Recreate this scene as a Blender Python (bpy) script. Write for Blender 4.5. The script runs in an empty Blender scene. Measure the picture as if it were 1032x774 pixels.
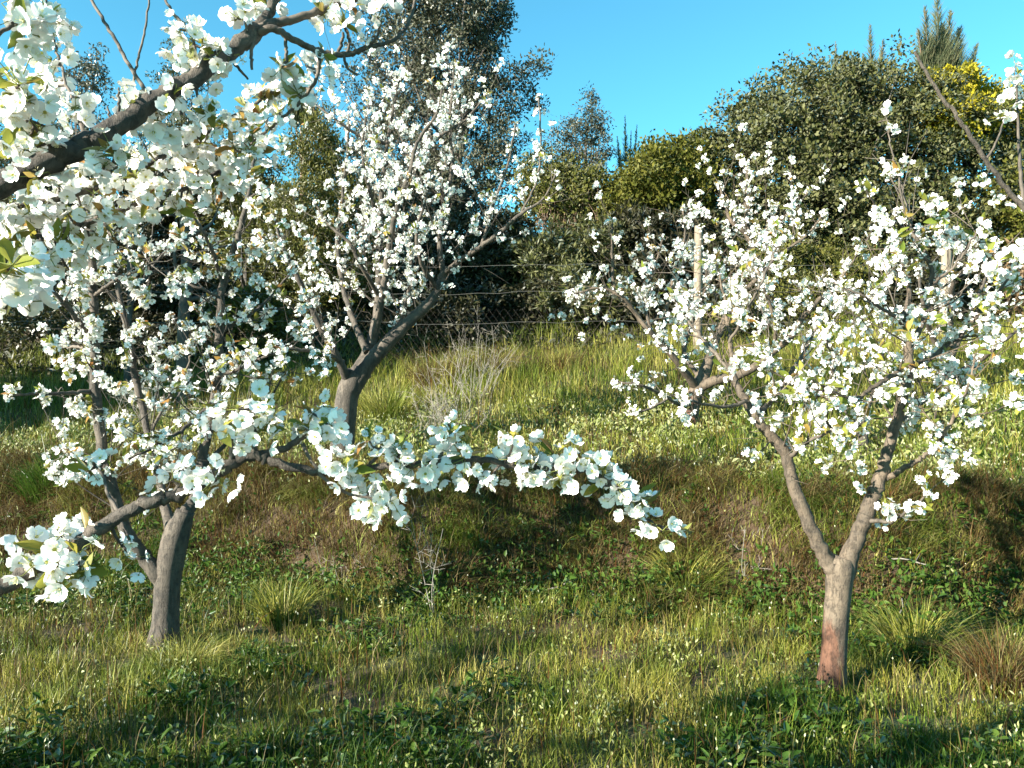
import bpy, math
import numpy as np
from mathutils import Vector, Matrix

# ------------------------------------------------------------------ camera, sky, sun, exposure
scene = bpy.context.scene
C = scene.collection
CAM_H, FPX, CX, CY = 1.5, 780.0, 516.0, 387.0
cam = bpy.data.objects.new('camera', bpy.data.cameras.new('camera'))
C.objects.link(cam)
cam.location = (0, 0, CAM_H)
cam.rotation_euler = (math.radians(90), 0, 0)
cam.data.sensor_width = 36.0
cam.data.lens = 36.0 * FPX / 1032.0
cam.data.clip_start = 0.05
cam.data.clip_end = 2000
scene.camera = cam

SUN_AZ, SUN_EL = math.radians(58), math.radians(22)      # light travels to the right and a little away
d = Vector((math.sin(SUN_AZ) * math.cos(SUN_EL), math.cos(SUN_AZ) * math.cos(SUN_EL), -math.sin(SUN_EL)))
sun = bpy.data.objects.new('sun', bpy.data.lights.new('sun', 'SUN'))
C.objects.link(sun)
sun.rotation_euler = d.to_track_quat('-Z', 'Y').to_euler()
sun.data.energy = 5.0
sun.data.angle = math.radians(0.5)
sun.data.color = (1.0, 0.93, 0.80)

world = bpy.data.worlds.new('World')
scene.world = world
world.use_nodes = True
wn = world.node_tree
wn.nodes.clear()
w_out = wn.nodes.new('ShaderNodeOutputWorld')
w_bg = wn.nodes.new('ShaderNodeBackground')
w_sky = wn.nodes.new('ShaderNodeTexSky')
w_sky.sky_type = 'NISHITA'
w_sky.sun_disc = False
w_sky.sun_elevation = SUN_EL
w_sky.sun_rotation = math.atan2(-d.x, -d.y)
w_sky.altitude = 300
w_sky.air_density = 1.0
w_sky.dust_density = 0.3
w_sky.ozone_density = 1.6
w_mul = wn.nodes.new('ShaderNodeMix')
w_mul.data_type = 'RGBA'
w_mul.blend_type = 'MULTIPLY'
w_mul.inputs[0].default_value = 1.0
w_mul.inputs[7].default_value = (0.53, 1.35, 1.32, 1)
wn.links.new(w_sky.outputs[0], w_mul.inputs[6])
wn.links.new(w_mul.outputs[2], w_bg.inputs[0])
w_bg.inputs[1].default_value = 0.05
wn.links.new(w_bg.outputs[0], w_out.inputs[0])

vs = scene.view_settings
vs.view_transform = 'Standard'
vs.look = 'None'
vs.exposure = 2.22
vs.gamma = 1.0
vs.use_curve_mapping = False
scene.cycles.max_bounces = 8
scene.cycles.transparent_max_bounces = 8

# ------------------------------------------------------------------ helpers
R = np.random.default_rng(7)
UP = np.array([0, 0, 1.0])


def P(u, v, D):
    return np.array([(u - CX) / FPX * D, D, CAM_H + (CY - v) / FPX * D])


def smooth(a, b, x):
    t = np.clip((x - a) / (b - a), 0, 1)
    return t * t * (3 - 2 * t)


def nz(x, y, s=1.0, o=0.0):
    """cheap smooth noise, about -1..1"""
    x = np.asarray(x) * s + o
    y = np.asarray(y) * s - o * 1.7
    return (np.sin(x * 1.3 + 1.7 * np.sin(y * 0.9 + 0.3)) + np.sin(y * 1.7 + 1.3 * np.sin(x * 1.1 + 2.1))
            + 0.6 * np.sin(2.9 * x - 2.3 * y + 1.1) + 0.4 * np.sin(4.7 * x + 5.1 * y)) / 3.0


def foot_y(x):
    return 5.25 - 0.22 * np.clip(x, -6, 6) + 0.12 * np.sin(1.9 * x) + 0.07 * np.sin(4.3 * x + 1)


def ground_z(x, y):
    x = np.asarray(x, float)
    y = np.asarray(y, float)
    fy = foot_y(x) + 0.10 * nz(x, y, 2.7, 2.0)
    bank = smooth(-0.08, 1.12, (y - fy) / (0.98 + 0.14 * np.sin(2.7 * x)))
    lump = 0.035 * nz(x, y, 1.6) + 0.02 * nz(x, y, 4.1, 3.0)
    top = 0.70 + 0.03 * np.sin(1.3 * x)
    dd = np.maximum(y - fy - 0.8, 0)
    dq = np.minimum(dd, 7.5)
    rise = 0.10 * dq + 0.0165 * dq * dq
    far = np.maximum(dd - 7.5, 0)
    rise = rise + 12.0 * (1 - np.exp(-far * 0.30 / 12.0))
    return lump + bank * (top + 0.05 * nz(x, y, 3.0, 5.0) * (1 - smooth(1.0, 1.8, y - fy))) + rise


def link(o):
    C.objects.link(o)
    return o


def mesh_np(name, V, F, mats, midx=None, smooth_=True):
    V = np.ascontiguousarray(V, dtype=np.float32)
    F = np.ascontiguousarray(F, dtype=np.int32)
    me = bpy.data.meshes.new(name)
    me.vertices.add(len(V))
    me.vertices.foreach_set('co', V.ravel())
    k = F.shape[1]
    me.loops.add(F.size)
    me.loops.foreach_set('vertex_index', F.ravel())
    me.polygons.add(len(F))
    me.polygons.foreach_set('loop_start', np.arange(0, F.size, k, dtype=np.int32))
    try:
        me.polygons.foreach_set('loop_total', np.full(len(F), k, dtype=np.int32))
    except Exception:
        pass
    for m in (mats if isinstance(mats, (list, tuple)) else [mats]):
        me.materials.append(m)
    if midx is not None:
        me.polygons.foreach_set('material_index', np.ascontiguousarray(midx, dtype=np.int32))
    me.polygons.foreach_set('use_smooth', np.full(len(F), bool(smooth_)))
    me.update(calc_edges=True)
    return me


def add(name, me, parent=None, loc=None):
    o = link(bpy.data.objects.new(name, me))
    if parent is not None:
        o.parent = parent
    if loc is not None:
        o.location = loc
    return o


def tag(o, label=None, cat=None, group=None, kind=None):
    if label:
        o['label'] = label
    if cat:
        o['category'] = cat
    if group:
        o['group'] = group
    if kind:
        o['kind'] = kind
    return o


def empty(name, loc):
    o = link(bpy.data.objects.new(name, None))
    o.location = loc
    o.empty_display_size = 0.2
    return o


class MB:
    """collects quads"""
    def __init__(s):
        s.V, s.F, s.M, s.n = [], [], [], 0

    def add(s, V, F, m=0):
        V = np.asarray(V, float).reshape(-1, 3)
        F = np.asarray(F, int).reshape(-1, 4)
        s.V.append(V)
        s.F.append(F + s.n)
        s.M.append(np.full(len(F), m) if np.isscalar(m) else np.asarray(m))
        s.n += len(V)

    def arrays(s):
        return np.concatenate(s.V), np.concatenate(s.F), np.concatenate(s.M)

    def mesh(s, name, mats, base=(0, 0, 0), sm=True):
        V, F, M = s.arrays()
        return mesh_np(name, V - np.asarray(base, float), F, mats, M, sm)


def catmull(P_, n):
    """resample control rows (any width) smoothly, n per span"""
    P_ = np.asarray(P_, float)
    if len(P_) < 2:
        return P_
    Q = np.vstack([2 * P_[0] - P_[1], P_, 2 * P_[-1] - P_[-2]])
    out = []
    for i in range(1, len(Q) - 2):
        p0, p1, p2, p3 = Q[i - 1:i + 3]
        for t in np.arange(n) / n:
            out.append(0.5 * ((2 * p1) + (p2 - p0) * t + (2 * p0 - 5 * p1 + 4 * p2 - p3) * t * t + (3 * p1 - p0 - 3 * p2 + p3) * t ** 3))
    out.append(Q[-2])
    return np.array(out)


def tube(mb, pts, rad, sides=6, m=0, rough=0.0, rng=R):
    pts = np.asarray(pts, float)
    n = len(pts)
    rad = np.broadcast_to(np.asarray(rad, float), (n,))
    T = np.gradient(pts, axis=0)
    T /= np.linalg.norm(T, axis=1)[:, None] + 1e-9
    ref = np.array([0.3, 0.9, 0.2]) if abs(T[0][1]) < 0.8 else np.array([1.0, 0, 0.1])
    V = []
    ang = np.arange(sides) / sides * 2 * math.pi
    for i in range(n):
        b = np.cross(T[i], ref)
        b /= np.linalg.norm(b) + 1e-9
        a = np.cross(b, T[i])
        ref = a
        rr = rad[i] * (1 + rough * rng.normal(size=sides))
        V.append(pts[i] + (np.cos(ang) * rr)[:, None] * a + (np.sin(ang) * rr)[:, None] * b)
    V = np.concatenate(V)
    i, j = np.meshgrid(np.arange(n - 1), np.arange(sides), indexing='ij')
    jn = (j + 1) % sides
    F = np.stack([i * sides + j, i * sides + jn, (i + 1) * sides + jn, (i + 1) * sides + j], -1).reshape(-1, 4)
    caps = []
    if sides % 2 == 0:
        for o in (0, (n - 1) * sides):
            for q in range(sides // 2 - 1):
                caps.append([o + q, o + q + 1, o + sides - 2 - q, o + sides - 1 - q])
    mb.add(V, np.concatenate([F, np.array(caps)]) if caps else F, m)


def norm(a):
    a = np.asarray(a, float)
    return a / (np.linalg.norm(a, axis=-1, keepdims=True) + 1e-9)


def rot_to(axis, roll):
    """3x3 with z along axis"""
    z = norm(axis)
    x = np.cross(z, [0.31, 0.87, 0.38])
    x = norm(x)
    y = np.cross(z, x)
    c, s = math.cos(roll), math.sin(roll)
    return np.stack([c * x + s * y, -s * x + c * y, z], 1)


# ------------------------------------------------------------------ materials
def mat_base(name):
    m = bpy.data.materials.new(name)
    m.use_nodes = True
    nt = m.node_tree
    nt.nodes.clear()
    return m, nt, nt.nodes.new('ShaderNodeOutputMaterial')


def ramp(nt, stops, fac):
    r = nt.nodes.new('ShaderNodeValToRGB')
    el = r.color_ramp.elements
    while len(el) > 1:
        el.remove(el[-1])
    el[0].position, el[0].color = stops[0][0], (*stops[0][1], 1)
    for p, c in stops[1:]:
        e = el.new(p)
        e.color = (*c, 1)
    nt.links.new(fac, r.inputs[0])
    return r.outputs[0]


def noise(nt, scale, detail=4, rough=0.6, vec=None, stretch=None):
    n = nt.nodes.new('ShaderNodeTexNoise')
    n.inputs['Scale'].default_value = scale
    n.inputs['Detail'].default_value = detail
    n.inputs['Roughness'].default_value = rough
    tc = nt.nodes.new('ShaderNodeTexCoord')
    src = tc.outputs['Object'] if vec is None else vec
    if stretch:
        mp = nt.nodes.new('ShaderNodeMapping')
        mp.inputs['Scale'].default_value = stretch
        nt.links.new(src, mp.inputs[0])
        src = mp.outputs[0]
    nt.links.new(src, n.inputs['Vector'])
    return n.outputs['Fac']


def mixc(nt, fac, a, b, blend='MIX'):
    x = nt.nodes.new('ShaderNodeMix')
    x.data_type = 'RGBA'
    x.blend_type = blend
    for s, i in ((fac, 0), (a, 6), (b, 7)):
        if hasattr(s, 'links'):
            nt.links.new(s, x.inputs[i])
        else:
            x.inputs[i].default_value = s if i == 0 else (*s, 1)
    return x.outputs[2]


def mat_leaf(name, cols, transl=0.35, gloss=0.12, rough=0.45, objvar=0.0, patch=None):
    """thin leaf: diffuse + translucent + a little gloss, a colour per leaf"""
    m, nt, out = mat_base(name)
    geo = nt.nodes.new('ShaderNodeNewGeometry')
    fac = geo.outputs['Random Per Island']
    k = len(cols) - 1
    col = ramp(nt, [(i / k, c) for i, c in enumerate(cols)], fac)
    if patch:
        n = noise(nt, patch[0], 2, 0.5)
        f = ramp(nt, [(0.38, (0, 0, 0)), (0.62, (1, 1, 1))], n)
        col = mixc(nt, f, col, mixc(nt, 1.0, col, patch[1], 'MULTIPLY'))
    if objvar:
        oi = nt.nodes.new('ShaderNodeObjectInfo')
        hv = nt.nodes.new('ShaderNodeHueSaturation')
        mm = nt.nodes.new('ShaderNodeMath')
        mm.operation = 'MULTIPLY_ADD'
        mm.inputs[1].default_value = objvar
        mm.inputs[2].default_value = 0.5 - objvar / 2
        nt.links.new(oi.outputs['Random'], mm.inputs[0])
        nt.links.new(mm.outputs[0], hv.inputs['Hue'])
        nt.links.new(col, hv.inputs['Color'])
        col = hv.outputs[0]
    df = nt.nodes.new('ShaderNodeBsdfDiffuse')
    tr = nt.nodes.new('ShaderNodeBsdfTranslucent')
    gl = nt.nodes.new('ShaderNodeBsdfGlossy')
    gl.inputs['Roughness'].default_value = rough
    nt.links.new(col, df.inputs[0])
    nt.links.new(col, tr.inputs[0])
    m1 = nt.nodes.new('ShaderNodeMixShader')
    m1.inputs[0].default_value = transl
    nt.links.new(df.outputs[0], m1.inputs[1])
    nt.links.new(tr.outputs[0], m1.inputs[2])
    m2 = nt.nodes.new('ShaderNodeMixShader')
    fr = nt.nodes.new('ShaderNodeFresnel')
    fr.inputs['IOR'].default_value = 1.35
    mg = nt.nodes.new('ShaderNodeMath')
    mg.operation = 'MULTIPLY'
    mg.inputs[1].default_value = gloss * 1.3
    mg.use_clamp = True
    nt.links.new(fr.outputs[0], mg.inputs[0])
    nt.links.new(mg.outputs[0], m2.inputs[0])
    nt.links.new(m1.outputs[0], m2.inputs[1])
    nt.links.new(gl.outputs[0], m2.inputs[2])
    nt.links.new(m2.outputs[0], out.inputs[0])
    return m


def mat_bark(name, dark, light, scale=30, stretch=(1, 1, 0.35), bands=False, red=None, bump=0.6):
    m, nt, out = mat_base(name)
    n = noise(nt, scale, 6, 0.65, stretch=stretch)
    col = ramp(nt, [(0.30, dark), (0.70, light)], n)
    big = noise(nt, 5, 3, 0.5)
    col = mixc(nt, ramp(nt, [(0.4, (0, 0, 0)), (0.65, (0.6, 0.6, 0.6))], big), col, tuple(c * 1.45 for c in light))
    hgt = n
    if bands:                                                  # the ring-like lenticel lines of cherry bark
        b = noise(nt, 85, 4, 0.75, stretch=(0.22, 0.22, 1.0))
        bm = ramp(nt, [(0.55, (0, 0, 0)), (0.66, (1, 1, 1))], b)
        col = mixc(nt, mixc(nt, 1.0, bm, (0.5, 0.5, 0.5), 'MULTIPLY'), col, tuple(c * 0.5 for c in dark))
        hgt = mixc(nt, 0.12, noise(nt, 55, 6, 0.75, stretch=(1, 1, 0.45)), bm)
    ck = ramp(nt, [(0.38, (0.5, 0.5, 0.5)), (0.50, (1, 1, 1))], noise(nt, 42, 6, 0.8, stretch=(1, 1, 0.38)))
    if red:
        tc = nt.nodes.new('ShaderNodeTexCoord')
        sp = nt.nodes.new('ShaderNodeSeparateXYZ')
        nt.links.new(tc.outputs['Object'], sp.inputs[0])
        n2 = noise(nt, 16, 5, 0.65, stretch=(1, 1, 0.3))
        a = nt.nodes.new('ShaderNodeMath')
        a.operation = 'MULTIPLY_ADD'
        a.inputs[1].default_value = 0.75
        nt.links.new(n2, a.inputs[0])
        xm = nt.nodes.new('ShaderNodeMath')
        xm.operation = 'MULTIPLY_ADD'
        xm.inputs[1].default_value = 3.2
        nt.links.new(sp.outputs[0], xm.inputs[0])
        nt.links.new(sp.outputs[2], xm.inputs[2])
        nt.links.new(xm.outputs[0], a.inputs[2])
        mk = ramp(nt, [(0.0, (1, 1, 1)), (0.58, (1, 1, 1)), (0.70, (0, 0, 0))], a.outputs[0])
        rc = ramp(nt, [(0.3, tuple(c * 0.45 for c in red)), (0.65, red)], noise(nt, 45, 5, 0.7, stretch=(1, 1, 0.25)))
        col = mixc(nt, mk, col, rc)
    col = mixc(nt, 1.0, col, ck, 'MULTIPLY')
    hgt = mixc(nt, 0.45, hgt, ck)
    bs = nt.nodes.new('ShaderNodeBsdfPrincipled')
    bs.inputs['Roughness'].default_value = 0.8
    nt.links.new(col, bs.inputs['Base Color'])
    bp = nt.nodes.new('ShaderNodeBump')
    bp.inputs['Strength'].default_value = bump
    bp.inputs['Distance'].default_value = 0.01
    nt.links.new(hgt, bp.inputs['Height'])
    nt.links.new(bp.outputs[0], bs.inputs['Normal'])
    nt.links.new(bs.outputs[0], out.inputs[0])
    return m


def mat_plain(name, c1, c2, scale=20, rough=0.8, metal=0.0, stretch=None):
    m, nt, out = mat_base(name)
    n = noise(nt, scale, 5, 0.6, stretch=stretch)
    bs = nt.nodes.new('ShaderNodeBsdfPrincipled')
    bs.inputs['Roughness'].default_value = rough
    bs.inputs['Metallic'].default_value = metal
    nt.links.new(ramp(nt, [(0.3, c1), (0.7, c2)], n), bs.inputs['Base Color'])
    nt.links.new(bs.outputs[0], out.inputs[0])
    return m


def mat_ground():
    m, nt, out = mat_base('soil')
    n1 = noise(nt, 0.9, 5, 0.6)
    n2 = noise(nt, 9, 6, 0.7)
    soil = ramp(nt, [(0.3, (0.035, 0.022, 0.012)), (0.7, (0.11, 0.07, 0.038))], n2)
    moss = ramp(nt, [(0.3, (0.018, 0.03, 0.008)), (0.7, (0.06, 0.075, 0.02))], n2)
    col = mixc(nt, ramp(nt, [(0.42, (0, 0, 0)), (0.58, (1, 1, 1))], n1), soil, moss)
    geo = nt.nodes.new('ShaderNodeNewGeometry')
    sp = nt.nodes.new('ShaderNodeSeparateXYZ')
    nt.links.new(geo.outputs['Normal'], sp.inputs[0])
    steep = ramp(nt, [(0.72, (1, 1, 1)), (0.93, (0, 0, 0))], sp.outputs[2])
    col = mixc(nt, steep, col, ramp(nt, [(0.3, (0.03, 0.018, 0.009)), (0.7, (0.08, 0.048, 0.024))], n2))
    bs = nt.nodes.new('ShaderNodeBsdfPrincipled')
    bs.inputs['Roughness'].default_value = 0.95
    nt.links.new(col, bs.inputs['Base Color'])
    bp = nt.nodes.new('ShaderNodeBump')
    bp.inputs['Strength'].default_value = 0.8
    bp.inputs['Distance'].default_value = 0.05
    nt.links.new(n2, bp.inputs['Height'])
    nt.links.new(bp.outputs[0], bs.inputs['Normal'])
    nt.links.new(bs.outputs[0], out.inputs[0])
    return m


M = {}
M['soil'] = mat_ground()
M['petal'] = mat_leaf('petal', [(0.82, 0.80, 0.77), (0.87, 0.86, 0.83), (0.85, 0.83, 0.79)], 0.22, 0.02, 0.6)
M['flower_eye'] = mat_leaf('flower_eye', [(0.30, 0.30, 0.06), (0.45, 0.40, 0.10)], 0.2, 0.03)
M['stamen'] = mat_leaf('stamen', [(0.72, 0.66, 0.35), (0.80, 0.78, 0.55)], 0.2, 0.02)
M['pedicel'] = mat_leaf('pedicel', [(0.16, 0.20, 0.05), (0.22, 0.22, 0.08)], 0.2, 0.05)
M['young_leaf'] = mat_leaf('young_leaf', [(0.110, 0.156, 0.028), (0.202, 0.230, 0.041), (0.313, 0.285, 0.055), (0.156, 0.184, 0.037), (0.294, 0.156, 0.046), (0.350, 0.285, 0.083)], 0.5, 0.10, 0.4, objvar=0.03)
M['bark'] = mat_bark('cherry_bark', (0.018, 0.015, 0.012), (0.078, 0.062, 0.047), bands=True, bump=1.0)
M['bark_red'] = mat_bark('cherry_bark_red_foot', (0.025, 0.020, 0.015), (0.12, 0.09, 0.062), bands=True, red=(0.115, 0.050, 0.027), bump=1.0)
M['bark_tan'] = mat_bark('cherry_bark_tan', (0.025, 0.020, 0.015), (0.105, 0.078, 0.053), bands=True, bump=1.0)
M['twig'] = mat_bark('twig_bark', (0.025, 0.02, 0.016), (0.09, 0.072, 0.055), scale=60, bump=0.3)
M['dark_bark'] = mat_bark('dark_bark', (0.025, 0.021, 0.018), (0.08, 0.066, 0.055), scale=14)
M['grey_twig'] = mat_plain('grey_twig', (0.13, 0.115, 0.095), (0.27, 0.245, 0.21), 40)
M['brown_stem'] = mat_plain('brown_stem', (0.10, 0.06, 0.04), (0.22, 0.14, 0.09), 30)
M['post'] = mat_plain('post_wood', (0.11, 0.085, 0.06), (0.235, 0.19, 0.14), 25, 0.85, stretch=(1, 1, 0.1))
M['rust'] = mat_plain('rusty_netting', (0.03, 0.026, 0.022), (0.07, 0.06, 0.05), 30, 0.7, 0.3)
M['wire'] = mat_plain('wire', (0.12, 0.115, 0.105), (0.22, 0.21, 0.19), 30, 0.6, 0.5)

# ------------------------------------------------------------------ ground
def build_ground():
    ys = np.concatenate([np.arange(-12, 1.5, 0.5), np.arange(1.5, 8.5, 0.06), np.arange(8.5, 16, 0.2), np.arange(16, 40, 1.0), np.geomspace(40, 700, 24)])
    xs = np.concatenate([-np.geomspace(700, 12, 24), np.arange(-11.5, -5.5, 0.4), np.arange(-5.5, 5.5, 0.07), np.arange(5.5, 11.6, 0.4), np.geomspace(12, 700, 24)])
    X, Y = np.meshgrid(xs, ys)
    Z = ground_z(X, Y)
    V = np.stack([X, Y, Z], -1).reshape(-1, 3)
    nx, ny = len(xs), len(ys)
    i, j = np.meshgrid(np.arange(ny - 1), np.arange(nx - 1), indexing='ij')
    a = i * nx + j
    F = np.stack([a, a + 1, a + nx + 1, a + nx], -1).reshape(-1, 4)
    o = add('ground', mesh_np('ground', V, F, M['soil']))
    tag(o, 'sloping orchard ground with a low earth bank between two terraces', 'ground', kind='structure')


build_ground()


# ------------------------------------------------------------------ grass
def blades(x, y, h, w, lean, face_jit=1.0, z0=None, segs=3, rng=R, droop=0.0, heading=None):
    n = len(x)
    z = ground_z(x, y) - 0.01 if z0 is None else z0
    a = rng.uniform(0, 2 * math.pi, n) if heading is None else heading
    ld = np.stack([np.cos(a), np.sin(a)], 1)
    fa = a + math.pi / 2 + rng.normal(0, face_jit, n)
    wd = np.stack([np.cos(fa), np.sin(fa), np.zeros(n)], 1)
    rows = []
    for k in range(segs + 1):
        t = k / segs
        off = lean * h * t ** 2
        zz = h * (t - (0.35 * lean + droop) * t ** 3)
        c = np.stack([x + ld[:, 0] * off, y + ld[:, 1] * off, z + zz], 1)
        hw = 0.5 * w * (1 - t) ** 0.7 if k < segs else 0.06 * w
        rows.append(c - wd * np.asarray(hw)[:, None])
        rows.append(c + wd * np.asarray(hw)[:, None])
    V = np.stack(rows, 1)                        # n, 2(segs+1), 3
    k2 = 2 * (segs + 1)
    base = (np.arange(n) * k2)[:, None, None]
    q = np.array([[2 * k, 2 * k + 1, 2 * k + 3, 2 * k + 2] for k in range(segs)])[None]
    return V.reshape(-1, 3), (base + q).reshape(-1, 4)


def scatter(n, y0, y1, power=1.0, side=0.76, rng=R):
    """points in the wedge in front of the camera, thinner with distance"""
    t = rng.uniform(0, 1, n)
    y = (y0 ** (2 - power) + t * (y1 ** (2 - power) - y0 ** (2 - power))) ** (1 / (2 - power)) if power != 2 else y0 * (y1 / y0) ** t
    x = rng.uniform(-1, 1, n) * (side * y + 0.5)
    return x, y


def zone(x, y):
    """-1 .. on lower terrace, 0..1 across the bank, >1 upper"""
    return (y - foot_y(x)) / 0.95


GRASS = {}
GRASS['lush'] = mat_leaf('grass_lush', [(0.025, 0.061, 0.007), (0.043, 0.094, 0.012), (0.072, 0.115, 0.018)], 0.45, 0.06, 0.4)
GRASS['meadow'] = mat_leaf('grass_meadow', [(0.042, 0.056, 0.008), (0.12, 0.128, 0.016), (0.20, 0.19, 0.034), (0.285, 0.26, 0.06), (0.39, 0.35, 0.13)], 0.22, 0.06, 0.4, patch=(2.2, (0.45, 0.64, 0.40)))  # lightest blade tones also stand in for sun highlights, darkest for shade
GRASS['dry'] = mat_leaf('grass_dry', [(0.059, 0.040, 0.017), (0.112, 0.079, 0.033), (0.198, 0.158, 0.073), (0.079, 0.073, 0.020), (0.099, 0.040, 0.015), (0.053, 0.033, 0.013)], 0.3, 0.04, 0.5)


def sort_out(prob, *arrs, rng=R):
    k = rng.uniform(0, 1, len(arrs[0])) < prob
    return [a[k] for a in arrs]


def build_grass():
    # lower terrace and verge
    x, y = scatter(150000, 2.2, 6.4, 1.0)
    zz = zone(x, y)
    lushness = 0.85 * smooth(-0.1, 0.5, nz(x, y, 1.5, 2.0) + 0.2 * smooth(0.5, 2.5, x) * smooth(3.9, 3.0, y) + 0.25 * smooth(3.3, 2.8, y))  # lusher in noise patches and towards the camera
    x1, y1, = sort_out(np.where(zz < 0.15, 1, 0.12) * lushness, x, y)
    n = len(x1)
    patch = (0.55 + 0.55 * smooth(-0.4, 0.6, nz(x1, y1, 2.2, 9.0))) * (0.6 + 0.8 * smooth(-0.5, 0.6, nz(x1, y1, 11.0, 2.0)))
    V1, F1 = blades(x1, y1, R.uniform(0.06, 0.17, n) * patch, R.uniform(0.004, 0.008, n), R.uniform(0.1, 0.9, n))
    x2, y2 = sort_out(np.where(zz < 0.1, 0.9, np.where(zz < 0.6, 0.22, 0.3)) * (1 - 0.75 * lushness), x, y)
    n = len(x2)
    gap = smooth(-0.55, 0.15, nz(x2, y2, 8.0, 5.0))
    x2, y2, gap = sort_out(0.25 + 0.75 * gap, x2, y2, gap)
    n = len(x2)
    tall = 0.45 + 0.55 * gap + 0.8 * smooth(0.0, 0.8, nz(x2, y2, 2.0, 4.0)) + 0.5 * smooth(-1.0, -0.2, zone(x2, y2)) * smooth(0.4, 0.0, zone(x2, y2))
    V2, F2 = blades(x2, y2, R.uniform(0.045, 0.135, n) * tall, R.uniform(0.0025, 0.0058, n), R.uniform(0.05, 0.7, n))
    # upper meadow
    x, y = scatter(120000, 5.3, 13.5, 1.0, 0.74)
    zz = zone(x, y)
    nn = nz(x, y, 0.9, 1.0) + 0.5 * nz(x, y, 3.1, 1.0)
    x3, y3 = sort_out(np.where(zz > 0.85, 0.62 + 0.38 * smooth(-0.5, 0.4, nn), 0.0), x, y)
    n = len(x3)
    dd = y3 - foot_y(x3)
    hh = 0.10 + 0.08 * smooth(1.0, 2.5, dd) + 0.20 * smooth(3.3, 5.0, dd)
    hh = hh * (0.65 + 0.45 * smooth(-0.5, 0.6, nz(x3, y3, 1.7, 6.0))) * (0.6 + 0.7 * smooth(-0.5, 0.5, nz(x3, y3, 6.5, 1.0)))
    V3, F3 = blades(x3, y3, R.uniform(0.45, 1.15, n) * hh, R.uniform(0.006, 0.011, n), R.uniform(0.05, 0.6, n))
    x4, y4 = sort_out(np.where(zz > 0.9, 0.35 * smooth(0.0, -0.7, nn) + 0.3 * (x > 1.5) * (y < 7.5), 0.0), x, y)
    n = len(x4)
    V4, F4 = blades(x4, y4, R.uniform(0.07, 0.18, n), R.uniform(0.006, 0.011, n), R.uniform(0.1, 0.7, n))
    o = add('grass', mesh_np('grass', np.concatenate([V1, V4]), np.concatenate([F1, F4 + len(V1)]), GRASS['lush']))
    tag(o, 'short lush green grass in damp patches of the orchard', 'grass', kind='stuff')
    o = add('meadow_grass', mesh_np('meadow_grass', np.concatenate([V2, V3]), np.concatenate([F2, F3 + len(V2)]), GRASS['meadow']))
    tag(o, 'sunlit yellow green meadow grass on both terraces', 'grass', kind='stuff')
    # dry grass hanging over the bank
    x, y = scatter(250000, 4.0, 8.0, 1.0, 0.74)
    zz = zone(x, y)
    pr = smooth(-0.25, 0.15, zz) * smooth(1.8, 1.0, zz) * (0.5 + 0.5 * smooth(-0.6, 0.2, nz(x, y, 2.4, 7.0)))
    pr = np.maximum(pr, 0.03)
    x5, y5 = sort_out(pr, x, y)
    n = len(x5)
    gm = R.uniform(size=n) < 0.12 + 0.4 * smooth(0.0, 0.5, nz(x5, y5, 1.7, 1.0))
    xg, yg = x5[gm], y5[gm]
    x5, y5 = x5[~gm], y5[~gm]
    n = len(x5)
    V5, F5 = blades(x5, y5, R.uniform(0.05, 0.21, n) * (0.5 + 0.9 * smooth(-.4, .5, nz(x5, y5, 7.0, 3.0)) + 0.3 * smooth(0.3, 0.9, zone(x5, y5))), R.uniform(0.003, 0.008, n), R.uniform(0.2, 1.2, n), droop=0.05, heading=R.normal(-math.pi / 2, 0.9, n))
    ng = len(xg)
    Vg, Fg = blades(xg, yg, R.uniform(0.05, 0.19, ng) * (0.6 + 0.9 * smooth(-.4, .5, nz(xg, yg, 6.0, 9.0))), R.uniform(0.003, 0.008, ng), R.uniform(0.3, 1.1, ng), droop=0.05)
    # shaggy tufts hanging over the edge of the bank
    cx_ = R.uniform(-5.5, 5.5, 150)
    cy_ = foot_y(cx_) + R.uniform(0.35, 1.15, 150)
    k = 130
    xt = np.repeat(cx_, k) + R.normal(0, 0.07, 150 * k)
    yt = np.repeat(cy_, k) + R.normal(0, 0.05, 150 * k)
    ht = np.repeat(R.uniform(0.14, 0.30, 150), k) * R.uniform(0.5, 1.1, 150 * k)
    Vt, Ft = blades(xt, yt, ht, R.uniform(0.003, 0.007, len(xt)), R.uniform(0.5, 1.4, len(xt)), droop=0.25, heading=R.normal(-math.pi / 2, 0.8, len(xt)))
    half = (np.arange(len(Ft)) // 3 // k) % 2 == 0
    V5, F5 = np.concatenate([V5, Vt]), np.concatenate([F5, Ft[half] + len(V5)])
    Vg, Fg = np.concatenate([Vg, Vt]), np.concatenate([Fg, Ft[~half] + len(Vg)])
    o = add('bank_grass', mesh_np('bank_grass', Vg, Fg, GRASS['meadow']))
    tag(o, 'tangled olive grass growing on the face of the earth bank', 'grass', kind='stuff')
    # scattered dry stems in both meadows
    x6, y6 = scatter(14000, 2.4, 12, 1.0)
    n = len(x6)
    V6, F6 = blades(x6, y6, R.uniform(0.10, 0.26, n) * (1 + 0.6 * (y6 > 8.5)), R.uniform(0.0025, 0.005, n) * (1 + 0.1 * y6), R.uniform(0.0, 0.6, n))
    o = add('dry_grass', mesh_np('dry_grass', np.concatenate([V5, V6]), np.concatenate([F5, F6 + len(V5)]), GRASS['dry']))
    tag(o, 'brown dead grass hanging over the earth bank', 'grass', kind='stuff')


build_grass()


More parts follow.
